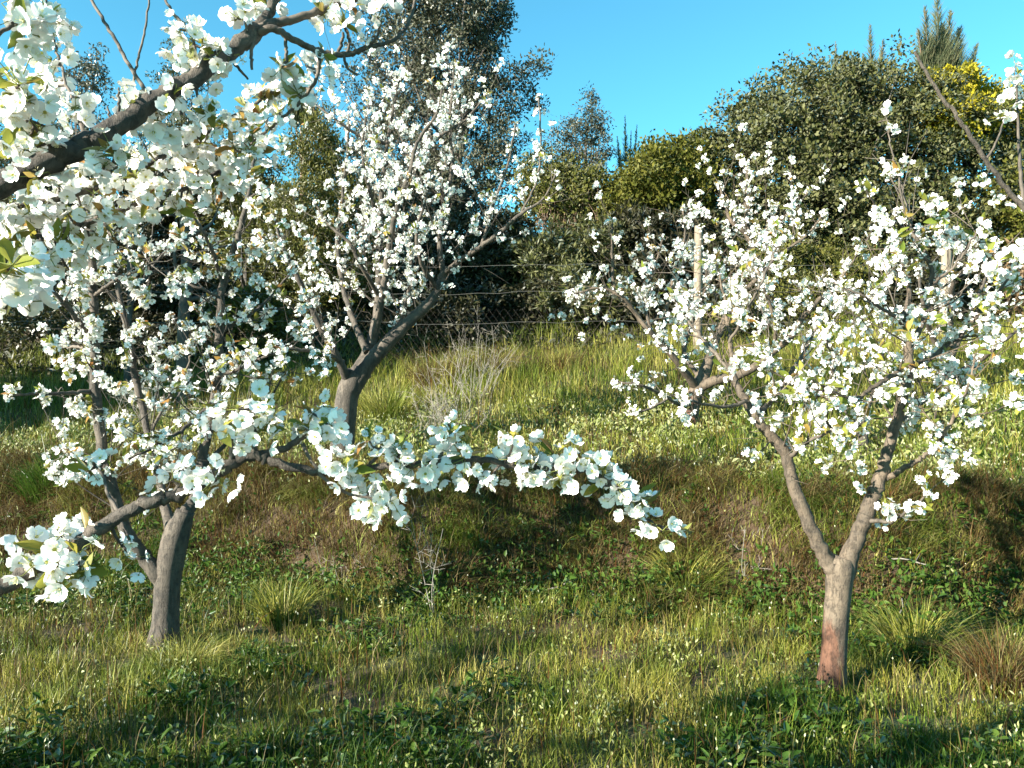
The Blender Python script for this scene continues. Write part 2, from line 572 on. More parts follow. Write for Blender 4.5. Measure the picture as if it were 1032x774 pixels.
def leaf_quads(c, ax, nrm, L, W, fold=0.25):
    """two-quad leaves: centre base c, along ax, face nrm"""
    n = len(c)
    ax = norm(ax)
    sd = norm(np.cross(ax, nrm))
    up = np.cross(sd, ax)
    L = np.broadcast_to(L, (n,))[:, None]
    W = np.broadcast_to(W, (n,))[:, None]
    b = c
    t = c + ax * L - up * L * 0.12
    m1 = c + ax * L * 0.42
    l1 = m1 - sd * W * 0.5 + up * W * fold
    r1 = m1 + sd * W * 0.5 + up * W * fold
    l2 = c + ax * L * 0.78 - sd * W * 0.3 + up * W * fold * 0.3
    r2 = c + ax * L * 0.78 + sd * W * 0.3 + up * W * fold * 0.3
    V = np.stack([b, l1, l2, t, r2, r1], 1).reshape(-1, 3)
    k = (np.arange(n) * 6)[:, None, None]
    F = (k + np.array([[0, 1, 2, 3], [0, 3, 4, 5]])[None]).reshape(-1, 4)
    return V, F


def diamonds(c, ax, nrm, L, W):
    n = len(c)
    ax = norm(ax)
    sd = norm(np.cross(ax, nrm))
    L = np.broadcast_to(L, (n,))[:, None]
    W = np.broadcast_to(W, (n,))[:, None]
    V = np.stack([c, c + ax * L * 0.5 - sd * W * 0.5, c + ax * L, c + ax * L * 0.5 + sd * W * 0.5], 1).reshape(-1, 3)
    return V, np.arange(4 * n).reshape(-1, 4)


def rvec(n, rng=R):
    return norm(rng.normal(size=(n, 3)))


def build_weeds():
    # low broad-leaved weeds in rosettes
    m = mat_leaf('weed_leaf', [(0.022, 0.056, 0.009), (0.045, 0.090, 0.015), (0.075, 0.120, 0.022), (0.038, 0.075, 0.013)], 0.35, 0.10, 0.35)
    x, y = scatter(5200, 2.3, 9.0, 1.2)
    zz = zone(x, y)
    pr = np.where(zz < 0.9, smooth(-0.1, 0.5, nz(x, y, 1.5, 2.0) + 0.35 * (zz > -0.6) * (zz < 0.25)), 0.35 * smooth(0, 0.5, nz(x, y, 1.1, 3.0)))
    x, y = sort_out(pr, x, y)
    k = 9
    n = len(x) * k
    xx = np.repeat(x, k) + R.normal(0, 0.02, n)
    yy = np.repeat(y, k) + R.normal(0, 0.02, n)
    hh = np.repeat(R.uniform(0.02, 0.14, len(x)), k) * R.uniform(0.2, 1, n)
    a = R.uniform(0, 2 * math.pi, n)
    el = R.uniform(-0.1, 0.9, n)
    ax = np.stack([np.cos(a) * np.cos(el), np.sin(a) * np.cos(el), np.sin(el)], 1)
    c = np.stack([xx, yy, ground_z(xx, yy) + hh], 1)
    nr = UP + R.normal(0, 0.35, (n, 3))
    V, F = leaf_quads(c, ax, nr, R.uniform(0.025, 0.065, n), R.uniform(0.014, 0.034, n))
    o = add('weeds', mesh_np('weeds', V, F, m))
    ml = mat_leaf('pale_weed_leaf', [(0.105, 0.137, 0.032), (0.161, 0.193, 0.048), (0.241, 0.258, 0.097), (0.306, 0.306, 0.161), (0.081, 0.121, 0.024)], 0.3, 0.05, 0.5)  # pale leaf tones also stand in for sunlight caught by the leaves
    x, y = scatter(9000, 2.3, 9.6, 1.1)
    zz = zone(x, y)
    x, y = sort_out(np.where(zz > 0.9, 0.30 + 0.7 * smooth(-0.2, 0.4, nz(x, y, 1.6, 3.0)), np.where(zz > 0.1, 0.06, 0.08 + 0.5 * smooth(0.1, 0.6, nz(x, y, 2.1, 6.0)))), x, y)
    k = 7
    n = len(x) * k
    xx = np.repeat(x, k) + R.normal(0, 0.025, n)
    yy = np.repeat(y, k) + R.normal(0, 0.025, n)
    c = np.stack([xx, yy, ground_z(xx, yy) + np.repeat(R.uniform(0.05, 0.16, len(x)), k) * R.uniform(0.3, 1.1, n)], 1)
    V, F = leaf_quads(c, norm(rvec(n) + UP * 0.9), rvec(n) + UP * 0.5, R.uniform(0.015, 0.045, n) * np.where(yy > 6, 1.5, 0.65), R.uniform(0.010, 0.024, n) * np.where(yy > 6, 1.4, 0.65))
    tag(add('pale_weeds', mesh_np('pale_weeds', V, F, ml)), 'pale leafy weeds catching the sun among the meadow grass', 'weeds', kind='stuff')
    x, y = scatter(9000, 4.0, 7.5, 1.0)
    zz = zone(x, y)
    x, y = sort_out(smooth(-0.35, -0.05, zz) * smooth(0.5, 0.05, zz) * (0.2 + 0.8 * smooth(-0.4, 0.3, nz(x, y, 2.0, 12.0))) + 0.035 * (zz > 0) * (zz < 1.1), x, y)
    k = 10
    n = len(x) * k
    xx = np.repeat(x, k) + R.normal(0, 0.035, n)
    yy = np.repeat(y, k) + R.normal(0, 0.035, n)
    c = np.stack([xx, yy, ground_z(xx, yy) + np.repeat(R.uniform(0.04, 0.24, len(x)), k) * R.uniform(0.1, 1.0, n)], 1)
    V, F = leaf_quads(c, norm(rvec(n) + UP * 0.5), rvec(n) + UP * 0.9, R.uniform(0.02, 0.06, n), R.uniform(0.012, 0.03, n))
    tag(add('bank_weeds', mesh_np('bank_weeds', V, F, m)), 'dark leafy weeds crowding the foot of the earth bank', 'weeds', kind='stuff')
    m = m
    tag(o, 'low broad leaved green weeds among the orchard grass', 'weeds', kind='stuff')
    # pale seed heads and flowering tips
    m = mat_leaf('seed_head', [(0.336, 0.352, 0.208), (0.440, 0.440, 0.320), (0.496, 0.480, 0.384), (0.272, 0.320, 0.128)], 0.3, 0.02, 0.6)
    x, y = scatter(1300, 2.4, 6.0, 1.1)
    x, y = sort_out(np.where(zone(x, y) < 0.3, 0.35 + 0.65 * smooth(-0.2, 0.5, nz(x, y, 2.3, 8.0)), 0.15), x, y)
    x2, y2 = scatter(3800, 5.5, 9.2, 1.0)
    x2, y2 = sort_out(np.where(zone(x2, y2) > 1.0, 0.3 + 0.7 * smooth(-0.2, 0.5, nz(x2, y2, 1.3, 4.0)), 0.05), x2, y2)
    x, y = np.concatenate([x, x2]), np.concatenate([y, y2])
    n = len(x)
    h = R.uniform(0.07, 0.19, n)
    mb = MB()
    c = np.stack([x, y, ground_z(x, y) + h], 1)
    ax = norm(UP + R.normal(0, 0.28, (n, 3)))
    L = R.uniform(0.009, 0.024, n) * np.where(y < 5.5, .8, 1.15)
    W = R.uniform(0.006, 0.012, n) * np.where(y < 5.5, .8, 1.15)
    for q in range(2):
        V, F = leaf_quads(c, ax, rvec(n), L, W, 0.3)
        mb.add(V, F)
    V, F = blades(x, y, h * 1.03 + 0.01, np.full(n, 0.0035), np.full(n, 0.001))
    mb.add(V, F, 1)
    o = add('seed_heads', mb.mesh('seed_heads', [m, GRASS['meadow']]))
    tag(o, 'pale flowering tips and seed heads scattered in the grass', 'seed heads', kind='stuff')


build_weeds()


def tussock(u, v, D, rad, h, n, mat, label, seed):
    g = np.random.default_rng(seed)
    p = P(u, v, D)
    bz = float(ground_z(p[0], p[1]))
    r = rad * 0.45 * np.sqrt(g.uniform(0, 1, n))
    a = g.uniform(0, 2 * math.pi, n)
    x, y = p[0] + r * np.cos(a), p[1] + r * np.sin(a)
    V, F = blades(x, y, g.uniform(0.5, 1.1, n) * h, g.uniform(0.003, 0.006, n) * (1 + D * 0.06), g.uniform(0.2, 1.0, n) * rad / h * 1.2, heading=a + g.normal(0, 0.5, n), rng=g)
    base = np.array([p[0], p[1], bz])
    o = add('grass_tussock', mesh_np('grass_tussock', V - base, F, mat), loc=base)
    tag(o, label, 'grass tussock', 'clumps of long grass')


tussock(50, 470, 6.9, 0.42, 0.42, 900, GRASS['lush'], 'big bright green tussock on the upper terrace behind the left cherry', 1)
tussock(185, 680, 4.05, 0.34, 0.20, 900, GRASS['meadow'], 'low shaggy yellow green tussock at the foot of the left cherry trunk', 2)
tussock(450, 560, 5.35, 0.30, 0.30, 380, GRASS['dry'], 'drooping straw coloured tussock halfway up the bank in the middle', 3)
tussock(925, 640, 4.3, 0.36, 0.34, 700, GRASS['meadow'], 'tall sunlit tussock right of the red footed cherry trunk', 4)
tussock(1010, 690, 3.9, 0.35, 0.34, 700, GRASS['dry'], 'pale dry tussock at the right end of the lower terrace', 5)
tussock(690, 530, 5.3, 0.40, 0.30, 600, GRASS['meadow'], 'olive tussock on the bank edge below the tip of the low blossom branch', 6)
tussock(285, 620, 4.9, 0.30, 0.32, 420, GRASS['meadow'], 'upright green tussock at the bank foot just right of the left cherry trunk', 7)
tussock(832, 704, 3.72, 0.16, 0.11, 220, GRASS['lush'], 'small dark green tuft at the foot of the red footed cherry trunk', 14)
tussock(390, 400, 9.2, 0.60, 0.55, 700, GRASS['meadow'], 'tall grass clump behind the dark leaning cherry trunk', 8)

tussock(440, 372, 10.6, 0.7, 0.75, 500, GRASS['dry'], 'tall tangled dry grass left of the gap in the fence line', 11)
tussock(500, 362, 11.0, 0.7, 0.65, 500, GRASS['dry'], 'tall dry grass clump in the middle of the gap under the wires', 12)
tussock(565, 362, 11.2, 0.6, 0.45, 350, GRASS['dry'], 'shorter dry grass clump right of the gap under the wires', 13)

# ------------------------------------------------------------------ flower clusters
def flower(g, hi):
    mb = MB()
    rad = g.uniform(0.0155, 0.0185)
    cup = g.uniform(0.1, 0.95)
    rows = ([0.10, 0.45, 0.80, 1.0] if hi else [0.10, 0.62, 1.0])
    wid = ([0.08, 0.40, 0.47, 0.27] if hi else [0.08, 0.42, 0.26])
    for k in range(5):
        a = k * 2 * math.pi / 5 + g.normal(0, 0.06)
        ca, sa = math.cos(a), math.sin(a)
        c2 = cup + g.normal(0, 0.10)
        tw = g.normal(0, 0.15)
        cols = [-1, 0, 1] if hi else [-1, 1]
        V = []
        for r, w in zip(rows, wid):
            for q in cols:
                rr = r - (0.07 if (q == 0 and r == 1.0) else 0) - 0.05 * abs(q) * (r == 1.0)
                yy = w * q
                zz = c2 * r * r * 0.75 - 0.10 * (1 - abs(q)) * r + tw * q * r * 0.5 + g.normal(0, 0.04)
                V.append([rad * (rr * ca - yy * sa), rad * (rr * sa + yy * ca), rad * zz])
        nc = len(cols)
        F = [[i * nc + j, i * nc + j + 1, (i + 1) * nc + j + 1, (i + 1) * nc + j] for i in range(len(rows) - 1) for j in range(nc - 1)]
        mb.add(V, F, 0)
    # eye
    e = rad * 0.17
    ang = np.arange(8) * math.pi / 4
    ring = np.stack([np.cos(ang) * e, np.sin(ang) * e, np.full(8, rad * 0.07)], 1)
    mb.add(np.vstack([ring, [[0, 0, rad * 0.16]]]), [[8, 0, 1, 2], [8, 2, 3, 4], [8, 4, 5, 6], [8, 6, 7, 0]], 1)
    ns = 14 if hi else 5
    for k in range(ns):
        a = g.uniform(0, 2 * math.pi)
        t = g.uniform(0.15, 0.6)
        dv = np.array([math.cos(a) * t, math.sin(a) * t, 0.75])
        p0 = np.array([math.cos(a), math.sin(a), 0.5]) * e * 0.6
        p1 = p0 + dv * rad * g.uniform(0.4, 0.6)
        s = np.array([-math.sin(a), math.cos(a), 0]) * rad * 0.018
        s2 = s * 3.0
        mb.add([p0 - s, p0 + s, p1 + s, p1 - s], [[0, 1, 2, 3]], 2)
        tip = dv * rad * 0.09
        mb.add([p1 - s2, p1 + s2, p1 + s2 + tip, p1 - s2 + tip], [[0, 1, 2, 3]], 2)
    return mb.arrays()


def cluster_arrays(g, hi, n):
    mb = MB()
    for k in range(n):
        b = g.normal(0, 0.012, 3)
        th = math.acos(1 - g.uniform(0, 1) * 1.45)
        ph = g.uniform(0, 2 * math.pi)
        dv = np.array([math.sin(th) * math.cos(ph), math.sin(th) * math.sin(ph), math.cos(th)])
        ln = g.uniform(0.014, 0.028)
        c = b + dv * ln
        V, F, MI = flower(g, hi)
        Rm = rot_to(dv + g.normal(0, 0.45, 3), g.uniform(0, 6.28))
        mb.add(V @ Rm.T + c, F, MI)
        mid = (b + c) / 2 + np.array([0, 0, 0.003])
        tube(mb, [b * 0.1, mid, c], [0.0009, 0.0007, 0.0009], 4, 3)
    return mb.arrays()


def tuft_arrays(g, n, big=1.0):
    mb = MB()
    for k in range(n):
        th = g.uniform(0.25, 1.35)
        ph = g.uniform(0, 2 * math.pi)
        dv = np.array([math.sin(th) * math.cos(ph), math.sin(th) * math.sin(ph), math.cos(th)])
        L = g.uniform(0.03, 0.065) * big
        W = L * g.uniform(0.32, 0.45)
        nr = norm(UP * 0.8 + g.normal(0, 0.4, 3) - dv * 0.3)
        sd = norm(np.cross(dv, nr))
        up = np.cross(sd, dv)
        if up[2] < 0:
            up, sd = -up, -sd
        V = []
        ts = [0.0, 0.12, 0.35, 0.6, 0.82, 1.0]
        ws = [0.04, 0.10, 0.46, 0.5, 0.30, 0.03]
        bend = g.uniform(0.05, 0.45)
        for t, w in zip(ts, ws):
            c = dv * L * t - up * L * bend * t * t
            for q in (-1, 0, 1):
                V.append(c + sd * W * w * q + up * (W * w * 0.45 * abs(q)))
        F = [[i * 3 + j, i * 3 + j + 1, (i + 1) * 3 + j + 1, (i + 1) * 3 + j] for i in range(5) for j in range(2)]
        mb.add(V, F, 0)
    return mb.arrays()


CM = [M['petal'], M['flower_eye'], M['stamen'], M['pedicel']]
g_ = np.random.default_rng(11)
HI = [cluster_arrays(g_, True, int(g_.integers(4, 8))) for _ in range(10)]
LO = [cluster_arrays(g_, False, int(g_.integers(5, 12))) for _ in range(14)]
TU = [tuft_arrays(g_, int(g_.integers(3, 6))) for _ in range(8)]
HI_ME = [mesh_np('blossom_cluster', a[0], a[1], CM, a[2]) for a in HI]
LO_ME = [mesh_np('blossom_cluster', a[0], a[1], CM, a[2]) for a in LO]
TU_ME = [mesh_np('leaf_tuft', a[0], a[1], [M['young_leaf']], a[2]) for a in TU]


# ------------------------------------------------------------------ cherry trees
class Cherry:
    def __init__(s, base, label, seed, near=False, bark='bark', size=1.0):
        s.size = size
        s.g = np.random.default_rng(seed)
        s.base = np.asarray(base, float)
        s.root = tag(empty('cherry_tree', s.base), label, 'cherry tree', 'cherry trees in blossom')
        s.near = near
        s.bark = M[bark]
        s.limb_bark = M['bark_tan' if bark == 'bark_red' else bark]
        s.spots = []           # (pos, axis, scale, leafy)
        s.limb_pts = []        # (u,v,D, xyz)
        s.open = []            # branch meshes not yet linked

    def tube_obj(s, name, rows, sides, rough, sub=6, mat=None):
        mb = MB()
        q = catmull(rows, sub)
        tube(mb, q[:, :3], np.maximum(q[:, 3], 0.0008), sides, 0, rough, s.g)
        return mb, q

    def trunk(s, pts, px=True):
        """pts: (u, v, D, width px)"""
        rows = [np.append(P(u, v, D), 0.90 * w / FPX * D / 2) for u, v, D, w in pts]
        mb, q = s.tube_obj('trunk', rows, 18, 0.014, 7)
        add('trunk', mb.mesh('trunk', s.bark, s.base), s.root, (0, 0, 0))

    def limb(s, pts, dens=1.0, start=0.15, twig=0.30, tw_every=0.13, spot_every=0.085, world=False, fill=True, wob=0.003, leafy=0.5, upb=0.35):
        g = s.g
        rows = [np.append(np.array(p[:3]) if world else P(p[0], p[1], p[2]), p[3] / 2 if world else 0.88 * p[3] / FPX * p[2] / 2) for p in pts]
        q = catmull(rows, 7)
        n = len(q)
        if n > 4:
            wj = g.normal(0, wob, (n, 3))
            wj[0] = 0
            q[:, :3] += wj * np.minimum(1, q[:, 3:4] / 0.004 * 0.5 + 0.5)
        mb = MB()
        tube(mb, q[:, :3], np.maximum(q[:, 3], 0.0012), 10 if q[0, 3] > 0.012 else 7, 0, 0.022, g)
        seg = np.linalg.norm(np.diff(q[:, :3], axis=0), axis=1)
        cum = np.concatenate([[0], np.cumsum(seg)])
        tot = cum[-1]
        at = lambda t: np.array([np.interp(t * tot, cum, q[:, i]) for i in range(4)])
        for k in range(n):
            s.limb_pts.append((CX + q[k, 0] / q[k, 1] * FPX, CY - (q[k, 2] - CAM_H) / q[k, 1] * FPX, q[k, :3], len(s.open)))
        if fill:
            t = start
            while t < 1.0:                                     # spurs straight on the limb
                p = at(t)
                ax = norm(g.normal(0, 1, 3) + [0, 0, 0.15])
                if g.uniform() < dens * 0.45:
                    s.spur(mb, p[:3], ax, 0.02 + 0.03 * g.uniform(), leafy)
                t += spot_every * g.uniform(0.6, 1.4) / tot
            t = start * 0.8 + tw_every * g.uniform(0, 1) / tot
            while t < 0.97:                                    # side twigs
                p = at(t)
                tg = norm(at(min(t + 0.03, 1))[:3] - at(max(t - 0.03, 0))[:3])
                side = norm(g.normal(0, 1, 3) - tg * 0.2)
                dv = norm(side * 0.9 + tg * 0.5 + UP * upb)
                L = twig * g.uniform(0.35, 1.25) * (1.1 - 0.6 * t)
                c1 = p[:3] + dv * L * 0.5 + g.normal(0, 0.02, 3)
                c2 = p[:3] + dv * L + UP * L * 0.15 + g.normal(0, 0.03, 3)
                r0 = min(max(p[3] * 0.45, 0.0022), 0.0045)
                qq = catmull(np.array([np.append(p[:3], r0), np.append(c1, r0 * 0.7), np.append(c2, 0.0015)]), 4)
                tube(mb, qq[:, :3], qq[:, 3], 5, 0, 0.08, g)
                m = max(1, int(L / spot_every * 0.9))
                for j in range(m + 1):
                    f = (j + g.uniform(0.2, 1.0)) / (m + 1)
                    i = f * (len(qq) - 1)
                    pp = qq[int(i)] + (qq[min(int(i) + 1, len(qq) - 1)] - qq[int(i)]) * (i - int(i))
                    if g.uniform() < dens:
                        far = g.uniform() < 0.5                # some sit on a short shoot of their own
                        s.spur(mb, pp[:3], norm(g.normal(0, 1, 3) + dv * 0.3), g.uniform(0.06, 0.22) * min(1, twig * 2) if far else 0.012 + 0.02 * g.uniform(), leafy)
                t += tw_every * g.uniform(0.6, 1.5) / tot
            for k in range(int(tot / 0.10)):
                p = at(g.uniform(start * 0.7, 1.0))
                dv = norm(g.normal(0, 1, 3) + UP * upb)
                L = twig * g.uniform(0.2, 0.8)
                m = p[:3] + dv * L * 0.5 + g.normal(0, 0.015, 3)
                tube(mb, [p[:3], m, p[:3] + dv * L + g.normal(0, 0.03, 3)], [0.0022, 0.0017, 0.001], 4, 0, 0, g)
            p = at(1.0)
            s.spots.append((p[:3], norm(g.normal(0, 0.4, 3) + UP), g.uniform(0.7, 1.0), 0.9))
        s.open.append((mb, s.limb_bark if q[0, 3] > 0.015 else M['twig']))

    def spur(s, mb, p, ax, L, leafy):
        g = s.g
        e = p + ax * L
        tube(mb, [p, (p + e) / 2 + g.normal(0, 0.002, 3), e], [0.0025, 0.002, 0.0022], 4, 0, 0, g)
        s.spots.append((e, ax, g.uniform(0.75, 1.15), leafy))

    def at_pixels(s, pix, jit=0.03, leafy=0.7, scale=1.0, away=0.0):
        """a blossom on its own spur, rooted in the nearest point of a limb already built"""
        U = np.array([[a[0], a[1]] for a in s.limb_pts])
        for it in pix:
            u, v = it[0], it[1]
            sc = (it[2] if len(it) > 2 else 1.0) * scale
            k = int(np.argmin((U[:, 0] - u) ** 2 + (U[:, 1] - v) ** 2))
            root = s.limb_pts[k][2]
            D = root[1] + s.g.normal(0, jit) + away
            c = P(u, v, D)
            dv = c - root
            L = np.linalg.norm(dv)
            ax = norm(dv + s.g.normal(0, 0.25, 3) * max(L, 0.03))
            e = c - ax * 0.02 * sc
            mid = (root + e) / 2 + s.g.normal(0, 0.05, 3) * L - UP * 0.04 * L
            qq = catmull(np.array([np.append(root, 0.0028), np.append(mid, 0.0022), np.append(e, 0.002)]), 3)
            tube(s.open[s.limb_pts[k][3]][0], qq[:, :3], qq[:, 3], 5, 0, 0.1, s.g)
            s.spots.append((e, ax, sc * s.g.uniform(0.92, 1.08), leafy))

    def bloom(s, limit=100):
        g = s.g
        for mb, mt in s.open:
            add('branch', mb.mesh('branch', mt, s.base), s.root, (0, 0, 0))
        ME, AR = (HI_ME, HI) if s.near else (LO_ME, LO)
        info = []
        for (p, ax, sc, lf) in s.spots:
            D = max(p[1], 0.3)
            u, v = CX + p[0] / D * FPX, CY - (p[2] - CAM_H) / D * FPX
            vis = (-20 < u < 1052) and (-20 < v < 794) and p[1] > 0.3
            info.append((0 if vis else 1, -sc / D))
        order = sorted(range(len(s.spots)), key=lambda i: info[i])
        rest, restL = MB(), MB()
        for rank, i in enumerate(order):
            p, ax, sc, lf = s.spots[i]
            sc *= s.size
            Rm = rot_to(ax, g.uniform(0, 6.28))
            k = int(g.integers(len(ME)))
            leaf = g.uniform() < lf
            kl = int(g.integers(len(TU)))
            Rl = rot_to(norm(ax + UP * 0.6 + g.normal(0, 0.3, 3)), g.uniform(0, 6.28))
            ls = g.uniform(0.8, 1.25) * (0.64 if s.near else 1.0)
            if rank < limit and info[i][0] == 0:
                o = link(bpy.data.objects.new('blossom_cluster', ME[k]))
                o.parent = s.root
                mm = Matrix(Rm.tolist()).to_4x4()
                o.matrix_local = Matrix.Translation(Vector(p - s.base)) @ mm @ Matrix.Scale(sc, 4)
                if leaf:
                    l = link(bpy.data.objects.new('leaf_tuft', TU_ME[kl]))
                    l.parent = o
                    rel = Rm.T @ Rl
                    l.matrix_local = Matrix(rel.tolist()).to_4x4() @ Matrix.Scale(ls / sc, 4)
            else:
                V, F, MI = AR[k]
                rest.add(V @ Rm.T * sc + p - s.base, F, MI)
                if leaf:
                    V, F, MI = TU[kl]
                    restL.add(V @ Rl.T * ls + p - s.base, F, MI)
        if rest.n:
            tag(add('blossoms', rest.mesh('blossoms', CM), s.root, (0, 0, 0)), kind='stuff')
        if restL.n:
            tag(add('leaves', restL.mesh('leaves', [M['young_leaf']]), s.root, (0, 0, 0)), kind='stuff')
        print('TREE', s.root['label'][:40], len(s.spots), 'clusters')


def gz(x, y):
    return float(ground_z(x, y))


def base_at(u, D):
    x = (u - CX) / FPX * D
    return np.array([x, D, gz(x, D)])


def vbase(u, D):
    b = base_at(u, D)
    return CY - (b[2] - CAM_H) / D * FPX


# --- left cherry on the lower terrace
D0 = 4.4
t = Cherry(base_at(165, D0), 'cherry tree with a short grey brown trunk on the lower terrace at left', 21, size=1.12)
vb = vbase(165, D0)
t.trunk([(165, vb + 12, D0, 58), (165, vb - 1, D0, 43), (165, vb - 10, D0, 35), (167, 625, D0, 29), (169, 590, D0, 28), (173, 560, D0, 29), (179, 536, D0, 28), (187, 515, D0, 20)])
LK = dict(twig=0.50, tw_every=0.085, spot_every=0.09, leafy=1.0)
t.limb([(168, 590, D0, 22), (148, 565, D0 - .03, 17), (127, 534, D0 - .08, 14), (111, 485, D0 - .1, 13), (103, 452, D0 - .1, 12), (97, 400, D0 - .1, 11), (95, 330, D0 - .1, 10), (93, 270, D0 - .1, 9), (90, 225, D0 - .1, 6), (84, 170, D0 - .1, 3)], dens=0.55, start=0.25, **LK)
t.limb([(183, 524, D0, 19), (198, 498, D0 + .05, 13), (205, 455, D0 + .1, 12), (217, 399, D0 + .1, 11), (221, 340, D0 + .1, 10), (224, 290, D0 + .1, 9), (236, 250, D0 + .1, 7), (245, 220, D0 + .1, 6), (254, 175, D0 + .1, 4), (260, 120, D0 + .1, 2.5)], dens=0.65, start=0.25, **LK)
t.limb([(176, 548, D0, 15), (161, 487, D0 + .3, 9), (150, 440, D0 + .4, 8), (138, 388, D0 + .5, 8), (128, 330, D0 + .5, 7), (121, 300, D0 + .5, 6), (112, 250, D0 + .5, 4), (108, 205, D0 + .5, 2.5)], dens=0.6, start=0.25, **LK)
t.limb([(95, 346, D0 - .1, 7), (75, 318, D0 - .25, 5.5), (55, 295, D0 - .35, 4.5), (35, 265, D0 - .45, 3.5), (22, 232, D0 - .5, 2.5)], dens=0.75, **LK)
t.limb([(95, 394, D0 - .1, 6), (70, 396, D0 - .2, 4.5), (45, 397, D0 - .3, 4), (10, 398, D0 - .4, 2.5)], dens=0.25, start=0.3, twig=0.14, tw_every=0.25, spot_every=0.15)
t.limb([(94, 352, D0 - .1, 5), (74, 350, D0 + .1, 3.5), (50, 349, D0 + .2, 2.2)], dens=0.4, twig=0.15)
t.limb([(217, 403, D0 + .1, 6), (190, 428, D0 - .15, 4.5), (163, 447, D0 - .3, 3.5), (130, 462, D0 - .4, 2.5)], dens=0.75, **LK)
t.limb([(222, 280, D0 + .1, 5), (211, 246, D0 - .1, 4), (196, 220, D0 - .2, 3), (180, 190, D0 - .3, 2)], dens=0.8, **LK)
t.limb([(221, 335, D0 + .1, 6), (250, 318, D0 + .2, 4), (272, 300, D0 + .3, 3), (292, 275, D0 + .3, 2)], dens=0.85, **LK)
t.limb([(205, 470, D0 + .1, 6), (235, 440, D0 + .2, 4), (265, 412, D0 + .3, 3), (285, 380, D0 + .3, 2)], dens=0.7, **LK)
t.limb([(218, 380, D0 + .1, 6), (240, 372, D0 + .0, 4), (262, 362, D0 - .1, 3), (285, 352, D0 - .1, 2)], dens=0.75, **LK)
t.limb([(150, 440, D0 + .4, 4), (170, 400, D0 + .5, 3), (188, 372, D0 + .5, 2.5), (196, 345, D0 + .5, 2)], dens=0.75, **LK)
t.limb([(94, 300, D0 - .1, 5), (120, 280, D0 - .2, 3.5), (150, 268, D0 - .3, 2.5), (172, 250, D0 - .3, 2)], dens=0.6, **LK)
t.limb([(222, 300, D0 + .1, 4), (200, 290, D0, 3), (178, 282, D0, 2)], dens=0.6, **LK)
t.limb([(112, 490, D0 - .1, 5), (90, 470, D0 - .2, 3.5), (68, 455, D0 - .3, 2)], dens=0.6, twig=0.2)
t.at_pixels([(16, 388), (60, 368), (66, 362), (70, 372), (90, 418), (80, 412), (105, 418), (72, 410), (100, 425), (48, 468), (55, 478), (75, 478), (65, 488),
             (130, 285), (140, 300), (128, 330), (145, 325), (155, 345), (150, 355), (186, 325), (188, 345), (183, 385), (190, 392), (110, 440), (125, 420)], leafy=0.8)
t.bloom()

# --- right cherry on the lower terrace
D0 = 3.75
t = Cherry(base_at(838, D0), 'cherry tree with a rusty red trunk foot and low fork at right', 22, bark='bark_red')
vb = vbase(838, D0)
t.trunk([(838, vb + 12, D0, 56), (838, vb - 1, D0, 41), (838, vb - 10, D0, 33), (840, 665, D0, 28), (842, 630, D0, 27), (845, 595, D0, 28), (847, 572, D0, 30), (850, 562, D0, 22)])
RK = dict(twig=0.46, tw_every=0.085, spot_every=0.075, leafy=0.85)
t.limb([(846, 580, D0, 24), (832, 562, D0, 18), (820, 538, D0, 16), (808, 510, D0, 15), (799, 485, D0, 14), (792, 458, D0, 13), (778, 440, D0, 12), (762, 422, D0, 11), (749, 400, D0 + .05, 9), (739, 376, D0 + .1, 7), (736, 340, D0 + .1, 5), (730, 300, D0 + .1, 3), (722, 265, D0 + .1, 2)], dens=0.5, start=0.45, **RK)
t.limb([(850, 578, D0, 24), (862, 545, D0, 18), (874, 515, D0, 17), (884, 490, D0, 15), (893, 460, D0, 13), (902, 430, D0, 12), (910, 400, D0, 11), (916, 376, D0, 11), (914, 345, D0, 9), (913, 320, D0, 8), (916, 290, D0, 5), (905, 255, D0 - .05, 3), (895, 225, D0 - .1, 2)], dens=0.6, start=0.5, **RK)
t.limb([(916, 352, D0, 7), (930, 325, D0 + .05, 6), (938, 300, D0 + .1, 5), (938, 271, D0 + .1, 5), (930, 252, D0 + .1, 4.5), (920, 236, D0 + .1, 4), (913, 220, D0 + .1, 3), (905, 175, D0 + .1, 2)], dens=0.55, **RK)
t.limb([(912, 230, D0 + .1, 3), (889, 214, D0, 2.5), (870, 188, D0 - .1, 2)], dens=0.3, twig=0.08)
t.limb([(918, 225, D0 + .1, 2.5), (905, 175, D0 + .2, 2), (897, 145, D0 + .2, 1.8), (893, 108, D0 + .2, 1.5)], dens=0.5, twig=0.05)
t.limb([(914, 370, D0, 8), (895, 381, D0 - .1, 6), (876, 393, D0 - .15, 5), (862, 402, D0 - .2, 4), (840, 395, D0 - .25, 3), (815, 380, D0 - .3, 2)], dens=0.8, **RK)
t.limb([(893, 482, D0, 8), (915, 470, D0 - .1, 6), (934, 458, D0 - .15, 5), (950, 440, D0 - .2, 4), (962, 420, D0 - .25, 4), (975, 392, D0 - .3, 3), (984, 355, D0 - .3, 2)], dens=0.7, start=0.3, **RK)
t.limb([(872, 524, D0, 6), (895, 526, D0 - .1, 4), (915, 515, D0 - .2, 3), (935, 498, D0 - .2, 2)], dens=0.6, twig=0.12)
t.limb([(917, 372, D0, 8), (940, 360, D0 + .1, 6), (962, 340, D0 + .2, 5), (985, 320, D0 + .25, 4), (1010, 290, D0 + .3, 3), (1025, 260, D0 + .3, 2)], dens=0.9, **RK)
t.limb([(940, 285, D0 + .1, 4), (958, 272, D0, 3), (975, 250, D0, 2.5), (990, 225, D0, 2)], dens=0.85, **RK)
